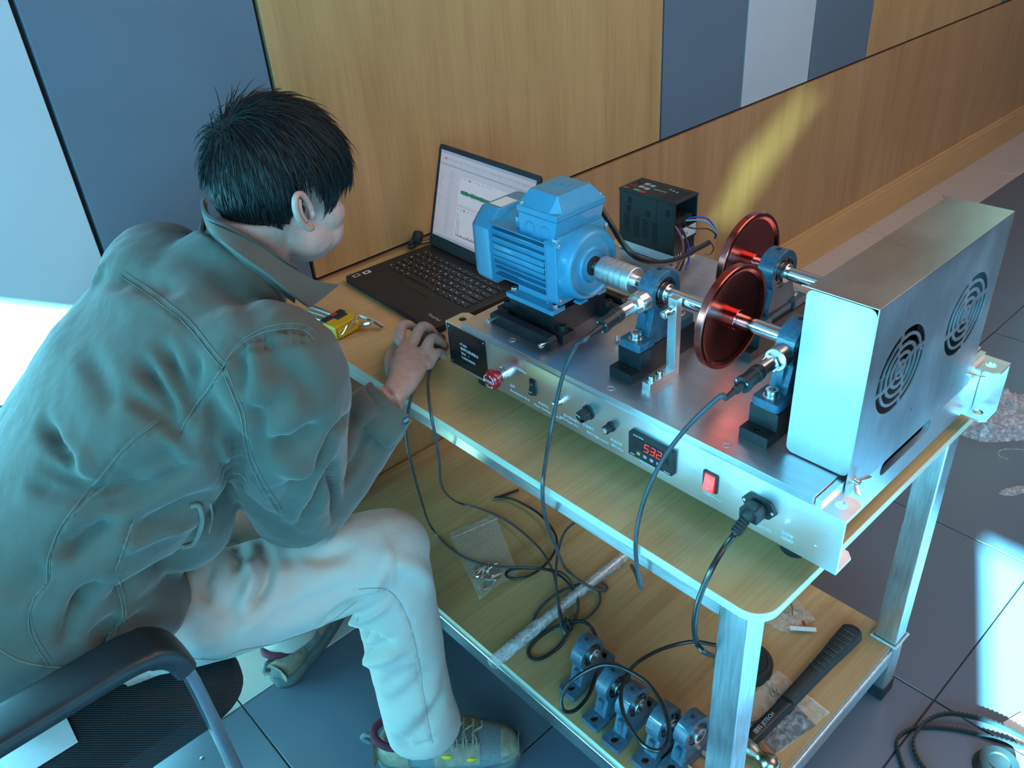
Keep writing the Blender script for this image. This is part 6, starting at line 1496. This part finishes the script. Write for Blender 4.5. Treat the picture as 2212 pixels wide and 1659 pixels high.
pf = [([(455,1210),(440,1260),(450,1300)], W1, -.005), ([(560,1160),(580,1210),(570,1270),(540,1310)], W1, -.007), ([(520,1200),(545,1250),(520,1310)], W1, .005), ([(480,1290),(500,1340),(470,1390)], W2, -.004), ([(500,1170),(520,1190),(515,1230)], W1, -.007),
      ([(700,1350),(760,1310),(810,1285)], W1, -.009), ([(740,1360),(790,1330),(840,1300)], W1, .006), ([(770,1300),(800,1280),(830,1210),(850,1170)], W2, .004), ([(590,1340),(680,1300),(760,1270)], W2, -.003), ([(840,1210),(900,1230),(935,1270)], W2, .004),
      ([(755,1380),(790,1372),(820,1378)], W1, -.007), ([(765,1400),(800,1405),(850,1385)], W1, -.006), ([(770,1430),(820,1425),(870,1400)], W1, .004), ([(820,1490),(870,1460),(930,1440)], W2, -.003), ([(830,1530),(880,1500),(940,1450)], W2, -.0035), ([(870,1560),(915,1520),(950,1470)], W2, .004), ([(860,1610),(910,1580),(960,1510)], W2, -.005), ([(845,1590),(890,1620),(940,1600)], W1, -.004),
      ([(400,1400),(480,1370),(560,1340)], W2, .003), ([(640,1190),(700,1200),(760,1180)], W2, -.004), ([(600,1180),(640,1230),(620,1290)], W2, -.003)]
ps = [[(388,1420),(470,1424),(520,1405),(600,1388),(700,1350),(770,1300)], [(770,1272),(830,1272),(862,1300),(885,1350),(905,1430),(915,1500),(925,1560),(935,1605)]]
carve(pn, pf + [(s__, .0026, -.0018) for s__ in ps], lambda v, n_: .003*noise.noise(v*10) + .001*noise.noise(v*40))
pants = obj('trousers', pn, T['pants'], person, 'cream cotton trousers, creased at the knee', sharp=None)
pbv = BVHTree.FromPolygons(pn.v, pn.f)
T['pstitch'] = fabric('trouser_seam', (.26,.23,.21), .05)
for s__ in ps: stitch_line(s__, pbv, pants, T['pstitch'], r_=.0005)
# flared inner cuff showing at the right ankle
m = M(); c = ANR + V((.045,.018,.012)); m.loft([(c + V((-.01,0,.062)), V((.030,0,0)), V((0,.036,0))), (c + V((.004,0,.03)), V((.042,0,0)), V((0,.046,0))), (c + V((.002,0,-.012)), V((.038,0,.0)), V((0,.046,0))), (c + V((-.02,0,-.040)), V((.020,0,0)), V((0,.034,0)))], 28); obj('turned_cuff', m, T['pants'], pants, fix=True, sharp=None)

# ---- shoes
def shoe(heel, toe, side, tagname):
    d_ = toe-heel; L_ = d_.length; d_.normalize(); s_ = V((-d_.y, d_.x, 0)); z = V((0,0,1))
    def S_(a, b, h_): return heel + d_*a*L_ + s_*b + z*h_
    def W_(a): return .034 + .016*math.sin(min(a, 1)*PI*.95)**.8 if a > .3 else .034 + .014*a/.3*.6
    so = M(); secs = []
    for k in range(25):
        a = k/24; e_ = math.sqrt(max(1-((a-.5)*2)**8, .02)); secs.append((S_(a, .004*math.sin(a*PI), .0165+(.010 if a > .9 else 0)*(a-.9)*10), s_*(W_(a)+.004)*e_, z*.0155))
    so.loft(secs, 24, 5); sole = obj('sole', so, T['sole'], SHOEPAR, fix=True, sharp=40)
    up = M(); secs = []
    for k in range(25):
        a = .015 + .965*k/24; e_ = math.sqrt(max(1-((a-.5)*2)**6, .03)); hgt = .078 if a < .30 else (.078 - (a-.30)/.7*.046)
        hgt *= (1 if a > .06 else .9); hgt *= math.sqrt(max(1-((a-.5)*2)**12, .1)); secs.append((S_(a, .003*math.sin(a*PI), .026+hgt*.40), s_*W_(a)*e_, z*hgt*.52))
    up.loft(secs, 28, 2.5); u_ = obj('upper', up, T['meshf'], SHOEPAR, fix=True, sharp=None)
    ub = BVHTree.FromPolygons(up.v, up.f)
    def patch(nm, poly, mat, off=.0016, nrm=None):
        # panel laid on the upper from (a, around) coordinates
        m = M(); na = 14; nb2 = 10; vs = []; fs = []
        (a0, a1, t0, t1) = poly
        for layer in (off, off-.003):
            for i in range(na+1):
                for j in range(nb2+1):
                    a = a0+(a1-a0)*i/na; t_ = t0+(t1-t0)*j/nb2; c_ = S_(a, 0, .045); dr = s_*math.cos(t_) + z*math.sin(t_)
                    h_ = ub.ray_cast(c_, dr); p = h_[0] if h_[0] else c_+dr*.03; vs.append(p + (h_[1] if h_[0] else dr)*layer*(1 if not h_[0] or h_[1].dot(dr) > 0 else -1))
        q_ = nb2+1; o_ = (na+1)*q_
        for i in range(na):
            for j in range(nb2): fs.append((i*q_+j, (i+1)*q_+j, (i+1)*q_+j+1, i*q_+j+1)); fs.append((o_+i*q_+j, o_+i*q_+j+1, o_+(i+1)*q_+j+1, o_+(i+1)*q_+j))
        for i in range(na): fs.append((i*q_, o_+i*q_, o_+(i+1)*q_, (i+1)*q_)); fs.append((i*q_+nb2, (i+1)*q_+nb2, o_+(i+1)*q_+nb2, o_+i*q_+nb2))
        for j in range(nb2): fs.append((j, j+1, o_+j+1, o_+j)); fs.append((na*q_+j, o_+na*q_+j, o_+na*q_+j+1, na*q_+j+1))
        m.add(vs, fs); return obj(nm, m, mat, u_, fix=True, sharp=50)
    patch('toe_cap', (.86, .985, -.55, PI+.55), T['suede']); patch('heel_counter', (.0, .24, -.5, PI+.5), T['suede'])
    patch('eyestay', (.42, .72, .15, 1.02), T['suede'], .0022); patch('eyestay', (.42, .72, PI-1.02, PI-.15), T['suede'], .0022)
    # collar opening lining
    m = M(); m.tube([S_(.15+.135*math.cos(t_), .030*math.sin(t_), .092+.010*math.cos(t_)*-1) for t_ in [2*PI*i/28 for i in range(29)]], .0075, 10, caps=False); obj('lining_collar', m, T['wine'], SHOEPAR)
    m = M(); m.loft([(S_(.30, 0, .080), s_*.020, z*.010), (S_(.42, 0, .083), s_*.018, z*.006), (S_(.60, 0, .066), s_*.016, z*.004)], 14, 3); obj('tongue', m, T['meshf'], SHOEPAR, fix=True)
    for k in range(5):
        a = .42 + k*.065; P = []
        for t_ in (.75, 1.1, PI/2, PI-1.1, PI-.75):
            h_ = ub.ray_cast(S_(a + (.02 if t_ > PI/2 else 0), 0, .045), s_*math.cos(t_)+z*math.sin(t_)); P.append((h_[0] if h_[0] else S_(a, 0, .09)) + z*.007)
        m = M(); m.tube(cr(P, 4), .0024, 7); obj('lace', m, T['lace'], SHOEPAR)
        P = []
        for t_ in (.75, 1.1, PI/2, PI-1.1, PI-.75):
            h_ = ub.ray_cast(S_(a + (.055 if t_ < PI/2 else -.0), 0, .045), s_*math.cos(t_)+z*math.sin(t_)); P.append((h_[0] if h_[0] else S_(a, 0, .09)) + z*.009)
        m = M(); m.tube(cr(P, 4), .0022, 7); obj('lace', m, T['lace'], SHOEPAR)
    m = M()
    for sg in (-1, 1):
        b0 = S_(.44, 0, .094); m.tube(cr([b0, b0+s_*sg*.020+z*.010, b0+s_*sg*.034-d_*-.012+z*.000, b0+s_*sg*.020+d_*.020-z*.002, b0+z*.001], 5), .0022, 6)
        m.tube(cr([b0, b0+s_*sg*.018+d_*.018+z*.003, b0+s_*sg*.036+d_*.030-z*.022, b0+s_*sg*.044+d_*.020-z*.045], 5), .0022, 6)
    obj('lace_bow', m, T['lace'], SHOEPAR)
    m = M(); b0 = S_(.0, 0, .082); m.tube(cr([b0+d_*.010, b0-d_*.010+z*.012, b0-d_*.020+z*.004, b0-d_*.008-z*.012], 5), .0045, 8); obj('pull_tab', m, T['meshf'], SHOEPAR)
    for a, t_ in ((.50, .55), (.66, .35)):
        h_ = ub.ray_cast(S_(a, 0, .045), -s_*math.cos(t_)+z*math.sin(t_))
        if h_[0]: m = M(); m.ell(h_[0], d_*.011, z*.006, s_*.0035, 12, 6); obj('yellow_tag', m, T['yellow'], u_)
shR = bpy.data.objects.new('shoe', None); COL.objects.link(shR)
hR = az(835, 1668, .0); tR = az(1168, 1662, .0); hR.z = tR.z = 0
hR = V((-.232, -.566, 0)); tR = V((-.022, -.752, 0))
bpy.data.objects.remove(shR)
SHOEPAR = obj('shoe', M().add([(0,0,0)], []), T['sole'], person) if False else None
def mkshoe(h_, t_):
    global SHOEPAR
    m = M(); d_ = (t_-h_).normalized(); s_ = V((-d_.y, d_.x, 0)); m.loft([(h_+d_*.04+V((0,0,.016)), s_*.028, V((0,0,.004))), (h_+d_*.24+V((0,0,.016)), s_*.030, V((0,0,.004)))], 16, 4)
    SHOEPAR = obj('shoe', m, T['sole'], person, fix=True, label='worn grey and brown lace-up hiking shoe'); shoe(h_, t_, 1, 'shoe')
mkshoe(hR, tR)
mkshoe(V((-.285, -.265, 0)), V((-.040, -.135, 0)))
